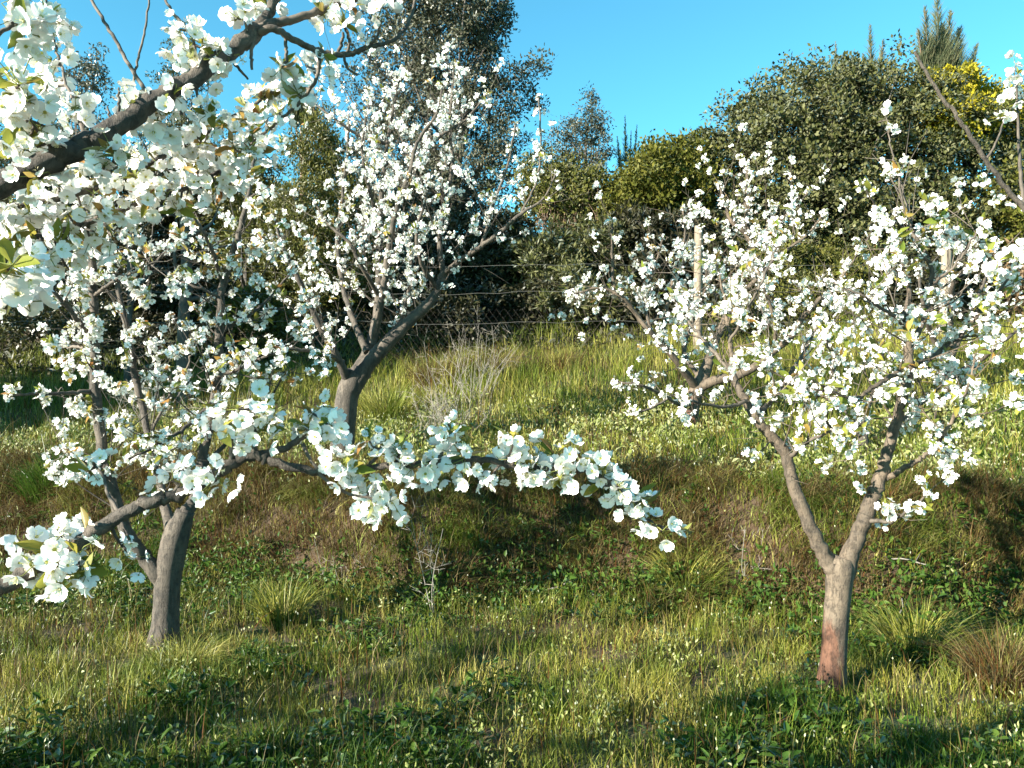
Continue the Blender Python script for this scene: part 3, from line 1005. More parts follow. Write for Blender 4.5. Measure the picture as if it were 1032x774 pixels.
t.limb([(914, 330, D0, 5), (895, 315, D0 - .1, 4), (872, 300, D0 - .2, 3), (850, 290, D0 - .2, 2)], dens=0.85, **RK)
t.limb([(762, 422, D0, 7), (785, 392, D0 + .2, 5), (805, 365, D0 + .3, 4), (820, 335, D0 + .35, 3), (835, 300, D0 + .4, 2)], dens=0.75, **RK)
t.limb([(740, 378, D0 + .1, 5), (715, 350, D0 + .2, 4), (695, 325, D0 + .3, 3), (678, 298, D0 + .3, 2)], dens=0.7, **RK)
t.limb([(752, 404, D0, 5), (730, 410, D0 - .1, 4), (700, 405, D0 - .2, 3), (675, 398, D0 - .2, 2)], dens=0.45, twig=0.15)
t.limb([(795, 462, D0, 6), (815, 445, D0 - .2, 4), (840, 432, D0 - .3, 3), (862, 425, D0 - .3, 2)], dens=0.45, **RK)
t.limb([(905, 425, D0, 5), (930, 405, D0 + .3, 4), (955, 385, D0 + .4, 3), (985, 370, D0 + .5, 2)], dens=0.8, **RK)
t.limb([(735, 345, D0 + .1, 4), (755, 310, D0 - .05, 3), (770, 280, D0 - .1, 2.5), (785, 245, D0 - .1, 2)], dens=0.75, **RK)
t.at_pixels([(845, 428), (850, 432), (842, 445), (862, 490), (865, 470), (895, 512), (915, 508), (932, 512), (950, 468), (960, 462), (955, 478), (975, 468), (985, 460), (930, 483), (940, 440), (985, 425), (960, 440), (990, 400), (948, 380), (940, 395)], leafy=0.7)
t.bloom()

# --- dark leaning cherry, upper terrace, middle left
D0 = 7.3
t = Cherry(base_at(345, D0), 'cherry tree with a dark thick trunk leaning right on the upper terrace at middle left', 23, size=1.05)
vb = vbase(345, D0)
t.trunk([(342, vb + 8, D0, 34), (344, vb - 3, D0, 28), (349, 405, D0, 25), (354, 388, D0, 26), (360, 375, D0, 22)])
MK = dict(twig=0.85, tw_every=0.13, spot_every=0.085, leafy=0.28, upb=0.7)
t.limb([(356, 388, D0, 22), (372, 366, D0, 18), (388, 348, D0, 17), (410, 326, D0, 14), (430, 308, D0, 12), (441, 292, D0, 9), (447, 275, D0, 8)], dens=0.15, start=0.5, **MK)
t.limb([(447, 275, D0, 7), (443, 250, D0, 6), (445, 225, D0, 5.5), (451, 195, D0, 5), (456, 165, D0, 4), (453, 130, D0, 3), (455, 100, D0, 2.5), (458, 65, D0, 2)], dens=0.8, **MK)
t.limb([(446, 276, D0, 7), (465, 262, D0 - .1, 6), (485, 248, D0 - .2, 5.5), (505, 233, D0 - .2, 5), (525, 215, D0 - .3, 4), (548, 200, D0 - .3, 2.5), (560, 175, D0 - .3, 2)], dens=0.6, **MK)
t.limb([(354, 384, D0, 18), (368, 360, D0 + .2, 14), (378, 330, D0 + .3, 11), (382, 295, D0 + .4, 9), (382, 255, D0 + .4, 8), (384, 205, D0 + .5, 6.5), (388, 165, D0 + .5, 5), (391, 140, D0 + .5, 4), (398, 100, D0 + .5, 3), (405, 70, D0 + .5, 2)], dens=0.95, start=0.3, **MK)
t.limb([(376, 345, D0, 9), (385, 300, D0 - .2, 8), (392, 250, D0 - .3, 7), (401, 205, D0 - .4, 6), (413, 175, D0 - .4, 5), (420, 145, D0 - .4, 4), (441, 113, D0 - .5, 3), (446, 85, D0 - .5, 2)], dens=0.95, start=0.2, **MK)
t.limb([(352, 388, D0, 12), (340, 360, D0 - .2, 9), (325, 335, D0 - .3, 8), (311, 303, D0 - .4, 7), (299, 278, D0 - .5, 6), (284, 245, D0 - .5, 4), (275, 215, D0 - .5, 2)], dens=0.85, start=0.3, **MK)
t.limb([(370, 355, D0 + .1, 9), (355, 320, D0 + .3, 7), (345, 285, D0 + .5, 6), (340, 240, D0 + .6, 5), (345, 200, D0 + .6, 4), (350, 150, D0 + .6, 3), (352, 115, D0 + .6, 2)], dens=0.9, start=0.2, **MK)
t.limb([(383, 300, D0 + .4, 6), (365, 270, D0 + .1, 5), (352, 245, D0, 4), (330, 225, D0, 3), (318, 205, D0, 2)], dens=0.9, **MK)
t.limb([(441, 292, D0, 6), (425, 265, D0 - .3, 5), (420, 235, D0 - .4, 4), (428, 205, D0 - .4, 3), (430, 180, D0 - .4, 2)], dens=0.95, **MK)
t.limb([(395, 340, D0, 7), (410, 300, D0 + .3, 5), (415, 270, D0 + .4, 4), (412, 240, D0 + .4, 3)], dens=0.95, **MK)
t.limb([(390, 145, D0 + .5, 4), (365, 138, D0 + .4, 3.5), (340, 122, D0 + .3, 3), (318, 105, D0 + .3, 2)], dens=0.7, **MK)
t.limb([(402, 205, D0 - .3, 5), (430, 150, D0 - .1, 4), (470, 120, D0, 3), (490, 95, D0, 2)], dens=0.4, **MK)
t.limb([(525, 215, D0 - .3, 3), (540, 185, D0 - .2, 2.6), (545, 150, D0 - .2, 2.2), (543, 98, D0 - .2, 1.8)], dens=0.9, start=0.3, twig=0.06, spot_every=0.1)
t.limb([(485, 248, D0 - .2, 3.5), (498, 205, D0 - .1, 3), (512, 165, D0, 2.5), (520, 125, D0, 2)], dens=0.7, twig=0.2)
t.limb([(345, 365, D0 - .1, 7), (325, 356, D0 - .5, 5), (300, 352, D0 - .7, 4), (275, 350, D0 - .8, 2.5)], dens=0.7, **MK)
t.limb([(382, 230, D0 + .4, 5), (372, 190, D0 + .2, 4), (365, 150, D0 + .1, 3), (372, 105, D0 + .1, 2)], dens=0.95, **MK)
t.bloom()

# --- middle right cherry, upper terrace
D0 = 8.0
t = Cherry(base_at(697, D0), 'cherry tree with a short orange brown trunk in the upper meadow at middle right', 24, size=1.05, bark='bark_red')
vb = vbase(697, D0)
t.trunk([(696, vb + 6, D0, 24), (697, vb - 3, D0, 19), (697, 410, D0, 17), (702, 394, D0, 17), (709, 378, D0, 15), (715, 362, D0, 11)])
NK = dict(twig=0.85, tw_every=0.115, spot_every=0.085, leafy=0.3, upb=0.5)
t.limb([(705, 390, D0, 14), (722, 383, D0 - .1, 11), (745, 378, D0 - .2, 10), (768, 365, D0 - .3, 9), (782, 352, D0 - .3, 8), (796, 340, D0 - .4, 8), (807, 323, D0 - .4, 7), (823, 305, D0 - .5, 5), (848, 280, D0 - .5, 3), (865, 255, D0 - .5, 2)], dens=0.8, start=0.3, **NK)
t.limb([(703, 392, D0, 11), (685, 368, D0 - .2, 8), (668, 348, D0 - .3, 7), (655, 334, D0 - .4, 6.5), (642, 318, D0 - .4, 5), (628, 300, D0 - .5, 4), (605, 290, D0 - .5, 3), (575, 297, D0 - .5, 2)], dens=0.9, start=0.25, **NK)
t.limb([(712, 368, D0, 11), (725, 335, D0 + .2, 8), (740, 300, D0 + .2, 7), (749, 280, D0 + .2, 7), (757, 256, D0 + .2, 7), (752, 236, D0 + .2, 6), (739, 226, D0 + .2, 5), (731, 208, D0 + .2, 4), (725, 185, D0 + .2, 2)], dens=0.7, start=0.25, **NK)
t.limb([(757, 256, D0 + .2, 5), (755, 236, D0 + .2, 4.5), (752, 205, D0 + .2, 3.5), (754, 165, D0 + .2, 2)], dens=0.6, **NK)
t.limb([(755, 258, D0 + .2, 5), (772, 232, D0 + .1, 4), (795, 215, D0, 3), (818, 190, D0, 2)], dens=0.9, **NK)
t.limb([(740, 302, D0 + .2, 6), (770, 275, D0, 5), (790, 255, D0 - .1, 4), (815, 235, D0 - .1, 3), (830, 215, D0 - .1, 2)], dens=0.85, **NK)
t.limb([(668, 348, D0 - .3, 5), (672, 310, D0 - .1, 4), (680, 275, D0, 3.5), (690, 240, D0, 2.5), (688, 210, D0, 2)], dens=0.8, **NK)
t.limb([(640, 316, D0 - .4, 4), (620, 292, D0 - .4, 3.5), (617, 255, D0 - .4, 3), (617, 222, D0 - .4, 2)], dens=0.25, twig=0.15)
t.limb([(708, 384, D0, 6), (690, 355, D0 + .4, 5), (700, 320, D0 + .6, 4), (712, 285, D0 + .6, 3), (708, 250, D0 + .6, 2)], dens=0.9, **NK)
t.limb([(700, 408, D0, 6), (685, 408, D0 - .2, 4.5), (668, 398, D0 - .4, 4), (645, 388, D0 - .5, 3), (618, 385, D0 - .5, 2)], dens=0.55, twig=0.25)
t.limb([(672, 402, D0 - .4, 3), (655, 412, D0 - .5, 2.5), (632, 417, D0 - .6, 1.8)], dens=0.8, twig=0.1)
t.limb([(782, 352, D0 - .3, 5), (780, 320, D0 - .5, 4), (770, 290, D0 - .6, 3), (760, 262, D0 - .6, 2)], dens=0.9, **NK)
t.limb([(655, 334, D0 - .4, 4), (650, 300, D0 - .3, 3), (660, 270, D0 - .2, 2.5), (668, 240, D0 - .2, 2)], dens=0.7, **NK)
t.at_pixels([(690, 285), (700, 295), (710, 280), (716, 292), (694, 310), (706, 316), (688, 262), (714, 262), (698, 330), (600, 185), (604, 195), (597, 237), (600, 250), (592, 298), (572, 297), (585, 300), (592, 325), (585, 340), (600, 315), (616, 385), (622, 388)], leafy=0.1)
t.bloom()

# --- two slimmer cherries behind the right one
for (u, D, w, label, seed, vt, lb) in ((869, 6.9, 11, 'slim cherry sapling with a dark trunk on the bank edge behind the right cherry', 25, 330,
                                    [[(868, 440), (850, 405), (838, 370), (832, 330)], [(868, 430), (880, 395), (890, 355), (886, 310)], [(869, 455), (845, 440), (825, 415)]]),
                                   (956, 8.6, 14, 'cherry tree half hidden behind the right hand blossoms in front of the fence post', 26, 300,
                                    [[(956, 370), (940, 340), (930, 305), (925, 270)], [(957, 360), (972, 330), (985, 300), (1000, 262)], [(957, 380), (985, 365), (1010, 345), (1030, 330)], [(956, 350), (958, 315), (962, 275), (975, 240)], [(957, 375), (935, 372), (910, 362)]])):
    t = Cherry(base_at(u, D), label, seed)
    vb = vbase(u, D)
    top = lb[0][0][1] - 12
    t.trunk([(u - 1, vb + 6, D, w * 1.4), (u, vb - 4, D, w * 1.1), (u + 1, (vb + top) / 2, D, w), (u, top, D, w * 0.75)])
    for q in lb:
        m = len(q)
        t.limb([(a[0], a[1], D + 0.25 * math.sin(i * 1.7 + seed), w * 0.6 * (1 - 0.75 * i / (m - 1))) for i, a in enumerate(q)], dens=0.85, twig=0.4, tw_every=0.15, spot_every=0.1, leafy=0.4, upb=0.5)
    t.bloom(60)

# --- foreground cherry: its trunk stands just outside the picture at the left
bx = np.array([-1.75, 1.15, 0.0])
bx[2] = gz(bx[0], bx[1])
t = Cherry(bx, 'nearest cherry tree reaching a thick bough and low flowering branch in from the left', 27, near=True)
mb = MB()
q = catmull(np.array([[bx[0], bx[1], bx[2] - 0.1, 0.10], [bx[0], bx[1], bx[2] + 0.1, 0.08], [bx[0] + .03, bx[1], 0.55, 0.068], [bx[0] + .02, bx[1], 0.95, 0.066], [bx[0], bx[1], 1.15, 0.05]]), 8)
tube(mb, q[:, :3], q[:, 3], 16, 0, 0.03, t.g)
add('trunk', mb.mesh('trunk', t.bark, t.base), t.root, (0, 0, 0))
W_ = lambda u, v, D, w: (*P(u, v, D), 0.88 * w / FPX * D)
sx = [(bx[0], bx[1], 0.95, 0.085), (bx[0] + .25, bx[1] + .02, 1.30, 0.062), (bx[0] + .55, bx[1] + .04, 1.62, 0.05)]
t.limb(sx + [W_(-60, 214, 1.25, 31), W_(0, 187, 1.27, 28), W_(60, 158, 1.30, 26), W_(100, 138, 1.33, 24), W_(140, 112, 1.36, 23), W_(175, 90, 1.39, 21), W_(207, 70, 1.42, 20), W_(235, 50, 1.45, 19), W_(255, 34, 1.47, 20), W_(266, 22, 1.49, 13), W_(274, 4, 1.5, 11), W_(286, -30, 1.52, 8), W_(300, -90, 1.54, 4)], world=True, fill=False, wob=0.002)
t.limb([(252, 37, 1.47, 12), (270, 25, 1.48, 12), (288, 22, 1.5, 10), (312, 14, 1.52, 9), (335, 7, 1.54, 8), (370, -8, 1.56, 7), (410, -40, 1.58, 5)], fill=False, wob=0.001)
t.limb([(254, 36, 1.47, 11), (274, 29, 1.47, 9), (292, 38, 1.48, 8), (312, 48, 1.5, 7.5), (332, 54, 1.52, 7), (352, 55, 1.54, 6.5), (366, 49, 1.55, 6), (380, 46, 1.56, 5), (398, 39, 1.58, 4.5), (411, 24, 1.6, 4), (418, 2, 1.62, 3.5), (424, -30, 1.64, 2.5)], fill=False, wob=0.001)
t.limb([(322, 52, 1.5, 5), (321, 70, 1.5, 4.5), (316, 85, 1.5, 4), (300, 105, 1.52, 3.8), (280, 123, 1.54, 3.5), (262, 138, 1.56, 3.2), (243, 153, 1.58, 2.5)], fill=False, wob=0.001)
for a in ([(368, 49, 1.55, 4), (380, 36, 1.55, 3), (383, 20, 1.55, 2)], [(350, 55, 1.54, 4), (352, 42, 1.53, 3), (348, 30, 1.52, 2)], [(340, 54, 1.53, 4), (344, 44, 1.52, 4), (346, 32, 1.51, 3)],
          [(346, 55, 1.53, 3.5), (350, 68, 1.54, 3), (360, 75, 1.54, 2)], [(288, 37, 1.48, 4), (288, 50, 1.48, 4), (289, 62, 1.48, 3.5)], [(258, 32, 1.46, 4), (253, 55, 1.46, 4), (254, 70, 1.46, 3)],
          [(232, 50, 1.45, 4), (238, 66, 1.46, 3.5), (250, 80, 1.47, 2.5)], [(249, 32, 1.45, 4), (247, 18, 1.45, 3), (246, 2, 1.45, 2)], [(368, 53, 1.55, 3), (376, 62, 1.55, 2)],
          [(85, 150, 1.32, 4), (100, 165, 1.33, 4), (118, 165, 1.34, 2.5)], [(196, 82, 1.41, 4), (200, 100, 1.42, 3), (204, 112, 1.42, 2)],
          [(112, 132, 1.34, 5), (118, 118, 1.34, 4), (120, 100, 1.34, 3), (119, 88, 1.34, 2)], [(112, 122, 1.34, 3), (108, 108, 1.34, 2)]):
    t.limb(a, fill=False, wob=0.0008)
# bare shoots against the sky
t.limb([(152, 112, 1.40, 5), (146, 92, 1.42, 5), (130, 65, 1.45, 4.5), (110, 30, 1.48, 4), (92, 0, 1.5, 3.5), (70, -40, 1.52, 2.5)], fill=False, wob=0.0008)
t.limb([(128, 104, 1.42, 3.5), (133, 88, 1.44, 3), (139, 62, 1.46, 2.8), (146, 30, 1.48, 2.5), (150, -2, 1.5, 2.2), (153, -40, 1.52, 2)], fill=False, wob=0.0012)
t.limb([(96, 140, 1.33, 5), (85, 133, 1.36, 4.5), (76, 108, 1.4, 4), (66, 82, 1.43, 3.5), (57, 52, 1.46, 3), (50, 22, 1.48, 3), (44, -20, 1.5, 2)], fill=False, wob=0.0012)
t.limb([(62, 156, 1.30, 6), (48, 145, 1.28, 5), (30, 120, 1.25, 4), (14, 98, 1.22, 3.5), (0, 78, 1.2, 3), (-30, 40, 1.18, 2)], fill=False, wob=0.001)
t.limb([(192, 84, 1.41, 4), (196, 45, 1.42, 4), (188, 28, 1.44, 4), (175, 14, 1.46, 3.5), (166, -2, 1.48, 3), (155, -30, 1.5, 2)], fill=False, wob=0.001)
t.limb([(-50, 70, 1.1, 7), (-20, 48, 1.12, 6), (0, 33, 1.14, 5), (14, 24, 1.15, 4), (30, 14, 1.16, 3)], fill=False, wob=0.001)
# low bough with side branches behind it
sx2 = [(bx[0], bx[1], 0.80, 0.075), (bx[0] + .3, bx[1] - .02, 0.95, 0.045), (bx[0] + .62, bx[1] - .05, 1.08, 0.034)]
t.limb(sx2 + [W_(-40, 608, 1.05, 21), W_(0, 592, 1.06, 19), W_(40, 570, 1.08, 18), W_(80, 545, 1.10, 17), W_(120, 521, 1.12, 16), W_(150, 506, 1.13, 15), W_(178, 498, 1.14, 14), W_(213, 481, 1.16, 13), W_(232, 469, 1.17, 13), W_(258, 459, 1.18, 12), W_(280, 467, 1.18, 10), W_(320, 476, 1.19, 9), W_(345, 476, 1.19, 8), W_(372, 472, 1.20, 8), W_(400, 468, 1.20, 7.5), W_(440, 467, 1.21, 7), W_(480, 463, 1.22, 7), W_(512, 468, 1.23, 7), W_(545, 472, 1.24, 6.5), W_(580, 473, 1.25, 5.5), W_(605, 480, 1.26, 5), W_(625, 495, 1.27, 4), W_(645, 514, 1.28, 3.5), W_(662, 530, 1.28, 3), W_(686, 534, 1.28, 2)], world=True, fill=False, wob=0.002)
for a in ([(250, 462, 1.18, 9), (270, 456, 1.19, 9), (290, 450, 1.2, 8), (310, 436, 1.21, 7), (322, 420, 1.22, 5), (326, 408, 1.22, 3)],
          [(305, 447, 1.2, 5), (312, 462, 1.19, 4), (330, 485, 1.18, 4), (350, 497, 1.18, 3.5), (378, 503, 1.18, 2.5)],
          [(233, 468, 1.17, 6), (234, 455, 1.17, 6), (232, 438, 1.17, 5)], [(256, 458, 1.18, 7), (257, 440, 1.18, 6), (255, 424, 1.18, 5), (254, 412, 1.18, 3)],
          [(370, 471, 1.2, 5), (378, 462, 1.2, 4), (385, 450, 1.2, 3)], [(440, 466, 1.21, 5), (446, 455, 1.21, 4), (452, 440, 1.21, 3), (458, 430, 1.21, 2)],
          [(175, 498, 1.14, 5), (182, 484, 1.14, 4), (187, 470, 1.14, 3)], [(122, 519, 1.12, 5), (110, 500, 1.14, 4), (104, 480, 1.16, 3), (95, 468, 1.18, 2)],
          [(60, 556, 1.09, 5), (62, 543, 1.08, 4), (58, 532, 1.07, 3)]):
    t.limb(a, fill=False, wob=0.0008)
# boughs hidden in the blossom at the upper left
for a in (sx[:2] + [W_(-70, 262, 1.35, 12), W_(0, 243, 1.42, 9), W_(35, 241, 1.45, 8), W_(80, 226, 1.5, 7), W_(130, 208, 1.55, 6), W_(190, 187, 1.62, 5), W_(245, 162, 1.7, 3)],
          sx[:3] + [W_(-50, 222, 1.40, 10), W_(0, 211, 1.45, 8), W_(60, 200, 1.5, 7), W_(120, 180, 1.55, 6), W_(180, 150, 1.6, 5), W_(230, 122, 1.65, 4), W_(275, 92, 1.7, 3)],
          sx[:2] + [W_(-80, 320, 1.05, 12), W_(-30, 300, 1.0, 8), W_(0, 285, 0.98, 5), W_(14, 278, 0.97, 3)]):
    t.limb(a, world=True, fill=False, wob=0.002)
t.at_pixels([(6, 6), (18, 22), (42, 8), (44, 30), (28, 32), (52, 22), (50, 40), (6, 72), (10, 95), (24, 98), (18, 82), (55, 66), (50, 84), (46, 88), (44, 116), (62, 112), (72, 108), (30, 128), (8, 130), (18, 138), (36, 150), (8, 155),
             (142, 96), (152, 108), (158, 120), (164, 128), (136, 104), (168, 104), (186, 45), (196, 52), (206, 62), (204, 44), (214, 55), (226, 66), (222, 52), (230, 20), (258, 4), (268, 4),
             (322, 4), (336, 14), (350, 20), (358, 8), (345, 2), (378, 10), (386, 0), (372, 50, .6), (330, 60, .7), (180, 25, .6), (190, 30, .7)], leafy=0.75)
under = [(28, 205), (42, 218), (58, 224), (72, 214), (92, 220), (105, 212), (36, 240), (60, 246), (84, 244), (48, 202), (78, 232), (20, 232), (10, 218), (5, 250), (24, 258), (50, 262), (75, 262), (14, 200),
         (112, 150), (128, 158), (145, 165), (160, 152), (176, 148), (190, 140), (204, 146), (104, 172), (98, 158), (135, 180), (152, 186), (168, 176), (185, 165), (200, 172), (214, 182), (228, 176), (242, 168), (252, 176), (236, 188), (222, 196), (205, 192),
         (188, 190), (170, 198), (150, 204), (132, 214), (118, 222), (110, 238), (96, 236), (160, 222), (140, 232), (180, 214), (246, 108), (260, 98), (272, 92), (282, 98), (264, 118), (250, 128), (236, 134), (222, 128), (210, 118), (196, 122), (280, 112), (294, 92), (288, 76), (300, 82), (308, 66),
         (70, 150, .8), (60, 175), (40, 186), (84, 180), (120, 192), (92, 196), (228, 148), (244, 146), (256, 156), (272, 128, .8), (262, 146, .8), (100, 252), (70, 278), (12, 240)]
t.at_pixels(under, jit=0.06, leafy=0.7, scale=0.86)
t.at_pixels([(a[0] + 9 * math.sin(7.1 * i), a[1] + 8 * math.cos(5.3 * i), .95) for i, a in enumerate(under) if i % 3 == 0], jit=0.10, leafy=0.5, away=0.08)
t.at_pixels([(6, 278, 1.05), (14, 292, 1.1), (6, 302, 1.1), (20, 305), (4, 262)], leafy=0.5)
t.at_pixels([(36, 548, 1.35), (44, 566, 1.35), (62, 582, 1.3), (78, 574, 1.3), (72, 590, 1.2), (34, 560, 1.2), (86, 582, 1.1), (92, 536, .8), (56, 538, .7), (140, 566, .85), (132, 548, .6), (188, 474), (180, 488), (200, 486), (214, 490), (206, 476),
             (224, 420), (238, 412), (250, 428), (218, 434), (232, 440), (268, 408), (276, 420), (270, 434), (308, 410), (298, 428), (312, 424), (334, 424), (342, 436), (328, 446), (98, 462, .8), (88, 476, .8),
             (342, 458), (350, 470), (336, 468), (368, 440, .6), (404, 450), (412, 464), (396, 462), (418, 478), (430, 474), (440, 480), (386, 490), (396, 500), (378, 512), (390, 516), (404, 510), (372, 500, .8),
             (460, 436), (468, 448), (454, 452), (472, 462), (450, 428, .7), (486, 480), (476, 486), (496, 492, .8), (508, 446), (520, 452), (532, 466), (540, 458), (526, 474), (516, 440, .7), (556, 450), (568, 460), (580, 456), (562, 470), (548, 486), (560, 486), (572, 488),
             (606, 464), (616, 472), (624, 482), (602, 494, .8), (632, 488), (642, 496), (626, 508, .8), (646, 506), (640, 522, .8), (656, 524), (666, 534), (690, 534, .5)][::1], jit=0.02, leafy=0.4, scale=0.78)
# the rest of its crown, over and left of the camera: it shades the low bough
for a in ([(bx[0], bx[1], 1.0, 0.07), (-1.95, 0.9, 1.5, 0.05), (-2.05, 0.7, 2.0, 0.03), (-2.1, 0.6, 2.5, 0.01)], [(bx[0], bx[1], 1.05, 0.06), (-2.1, 1.35, 1.5, 0.04), (-2.35, 1.5, 2.0, 0.025), (-2.5, 1.6, 2.6, 0.01)],
          [(bx[0], bx[1], 1.1, 0.06), (-1.7, 1.0, 1.7, 0.04), (-1.65, 0.85, 2.3, 0.02), (-1.6, 0.8, 2.8, 0.01)], [(bx[0], bx[1], 0.9, 0.05), (-2.2, 1.0, 1.2, 0.035), (-2.7, 0.9, 1.45, 0.02), (-3.0, 0.85, 1.8, 0.01)],
          [(bx[0], bx[1], 1.1, 0.05), (-1.55, 0.72, 1.65, 0.03), (-1.5, 0.52, 2.05, 0.02), (-1.45, 0.42, 2.5, 0.01)]):
    t.limb(a, world=True, dens=0.7, twig=0.45, tw_every=0.15, spot_every=0.1)
t.bloom(100)

# --- cherry beyond the right edge, one bare-tipped shoot in view
b = np.array([2.75, 3.0, 0.0])
b[2] = gz(b[0], b[1])
t = Cherry(b, 'cherry tree beyond the right edge sending one long bare tipped shoot up into the sky', 28, near=True)
mb = MB()
q = catmull(np.array([[*b[:2], b[2] - .1, .08], [*b[:2], b[2] + .1, .06], [b[0], b[1], .6, .05], [b[0], b[1], 1.0, .045]]), 6)
tube(mb, q[:, :3], q[:, 3], 14, 0, 0.03, t.g)
add('trunk', mb.mesh('trunk', t.bark, t.base), t.root, (0, 0, 0))
t.limb([(b[0], b[1], .9, .06), (2.55, 2.85, 1.5, .035), W_(1075, 265, 2.7, 7), W_(1032, 210, 2.7, 6), W_(1005, 178, 2.7, 5.5), W_(984, 148, 2.7, 5), W_(964, 118, 2.7, 4.5), W_(945, 92, 2.7, 4), W_(932, 70, 2.7, 3.5), W_(922, 52, 2.7, 3)], world=True, fill=False, wob=0.002)
t.limb([(993, 163, 2.7, 3), (1003, 145, 2.7, 2.5), (1012, 122, 2.7, 2)], fill=False, wob=0.001)
t.limb([(1032, 211, 2.7, 5), (1028, 170, 2.75, 4), (1026, 130, 2.8, 3), (1024, 80, 2.8, 2)], fill=False, wob=0.001)
t.limb([(1075, 265, 2.7, 7), (1040, 258, 2.7, 5), (1015, 255, 2.72, 4), (1000, 270, 2.75, 2.5)], fill=False, wob=0.001)
t.at_pixels([(1012, 106), (1024, 102), (1008, 114), (1030, 72), (1026, 62), (1022, 90), (1000, 200, .7), (1008, 206, .7), (988, 182, .6), (1024, 205, .7), (1028, 250), (1020, 262), (1008, 266), (1000, 278), (1024, 276), (1015, 250)], leafy=0.8)
t.bloom(60)


# --- an unseen cherry added outside the picture at the left to shade the terraces
for (x, y, lab, seed, hh) in ((-4.2, 1.1, 'cherry tree of the row outside the left edge of the picture', 30, 0.9),):
    z0 = gz(x, y)
    t = Cherry((x, y, z0), lab, seed, size=1.3)
    mb = MB()
    q = catmull(np.array([[x, y, z0 - .1, .1], [x, y, z0 + .15, .08], [x + .03, y, z0 + .8, .07]]), 6)
    tube(mb, q[:, :3], q[:, 3], 12, 0, 0.02, t.g)
    add('trunk', mb.mesh('trunk', t.bark, t.base), t.root, (0, 0, 0))
    for k in range(7):
        a = k * 0.9 + seed
        r = 0.9 + 0.4 * math.sin(3.1 * k)
        t.limb([(x, y, z0 + .75, .06), (x + .35 * r * math.cos(a), y + .35 * r * math.sin(a), z0 + 1.3 * hh, .04), (x + .7 * r * math.cos(a), y + .7 * r * math.sin(a), z0 + 1.9 * hh, .025), (x + 1.0 * r * math.cos(a), y + 1.0 * r * math.sin(a), z0 + 2.7 * hh, .01)], world=True, dens=0.7, twig=0.5, tw_every=0.14, spot_every=0.1)
    t.bloom()

# ------------------------------------------------------------------ trees and bushes behind the fence
def crown(lobes, n_clump, n_leaf, clump_r, L, W, seed, shell=0.55, up=0.3, droop=0.0):
    """leaf-sized faces gathered in clumps through a union of ellipsoids; lobes: (cx,cy,cz,rx,ry,rz)"""
    g = np.random.default_rng(seed)
    lobes = np.array(lobes, float)
    wts = np.prod(lobes[:, 3:], 1) ** (2 / 3)
    k = g.choice(len(lobes), n_clump, p=wts / wts.sum())
    dv = rvec(n_clump, g)
    rr = shell + (1 - shell) * g.uniform(0, 1, n_clump) ** 0.7
    rr *= 1 + 0.10 * g.normal(size=n_clump)
    cc = lobes[k, :3] + dv * lobes[k, 3:] * rr[:, None]
    per = max(1, n_leaf // n_clump)
    n = n_clump * per
    cr = np.repeat(clump_r * g.uniform(0.5, 1.5, n_clump), per)
    off = rvec(n, g) * (cr * g.uniform(0, 1, n) ** 0.5)[:, None]
    off[:, 2] *= 0.75
    off[:, 2] -= droop * cr * g.uniform(0, 1, n)
    c = np.repeat(cc, per, 0) + off
    ax = norm(off / cr[:, None] * 0.8 + rvec(n, g) * 0.8 + UP * up - UP * droop)
    nr = norm(np.repeat(dv, per, 0) * 0.4 + UP * 0.5 + rvec(n, g) * 0.8)
    V, F = diamonds(c, ax, nr, L * g.uniform(0.6, 1.4, n), W * g.uniform(0.6, 1.4, n))
    return V, F, cc


FOL = {
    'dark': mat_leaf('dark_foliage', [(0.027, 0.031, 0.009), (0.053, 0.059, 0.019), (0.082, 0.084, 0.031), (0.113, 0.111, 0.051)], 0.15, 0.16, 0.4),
    'grey': mat_leaf('grey_foliage', [(0.040, 0.044, 0.026), (0.068, 0.072, 0.044), (0.104, 0.104, 0.068), (0.056, 0.056, 0.036)], 0.15, 0.12, 0.4),
    'olive': mat_leaf('olive_foliage', [(0.044, 0.050, 0.010), (0.076, 0.080, 0.018), (0.112, 0.104, 0.028)], 0.2, 0.08, 0.5),
    'bright': mat_leaf('bright_foliage', [(0.035, 0.042, 0.008), (0.075, 0.080, 0.014), (0.125, 0.115, 0.024)], 0.25, 0.06, 0.4),
    'yellow': mat_leaf('yellow_flowers', [(0.225, 0.195, 0.015), (0.375, 0.315, 0.022), (0.105, 0.105, 0.022), (0.315, 0.270, 0.022)], 0.3, 0.03, 0.6),
    'needle': mat_leaf('pine_needles', [(0.043, 0.060, 0.030), (0.085, 0.098, 0.051), (0.128, 0.119, 0.068)], 0.1, 0.1, 0.4),
    'shaded_brush': mat_leaf('shaded_brush_foliage', [(0.011, 0.012, 0.006), (0.028, 0.028, 0.012), (0.049, 0.044, 0.025), (0.019, 0.025, 0.008)], 0.15, 0.08, 0.5),  # leaf colours darkened to carry the deep shade behind the fence
    'dead': mat_leaf('dead_foliage', [(0.080, 0.052, 0.028), (0.136, 0.088, 0.048), (0.176, 0.128, 0.080)], 0.15, 0.03, 0.6),
}


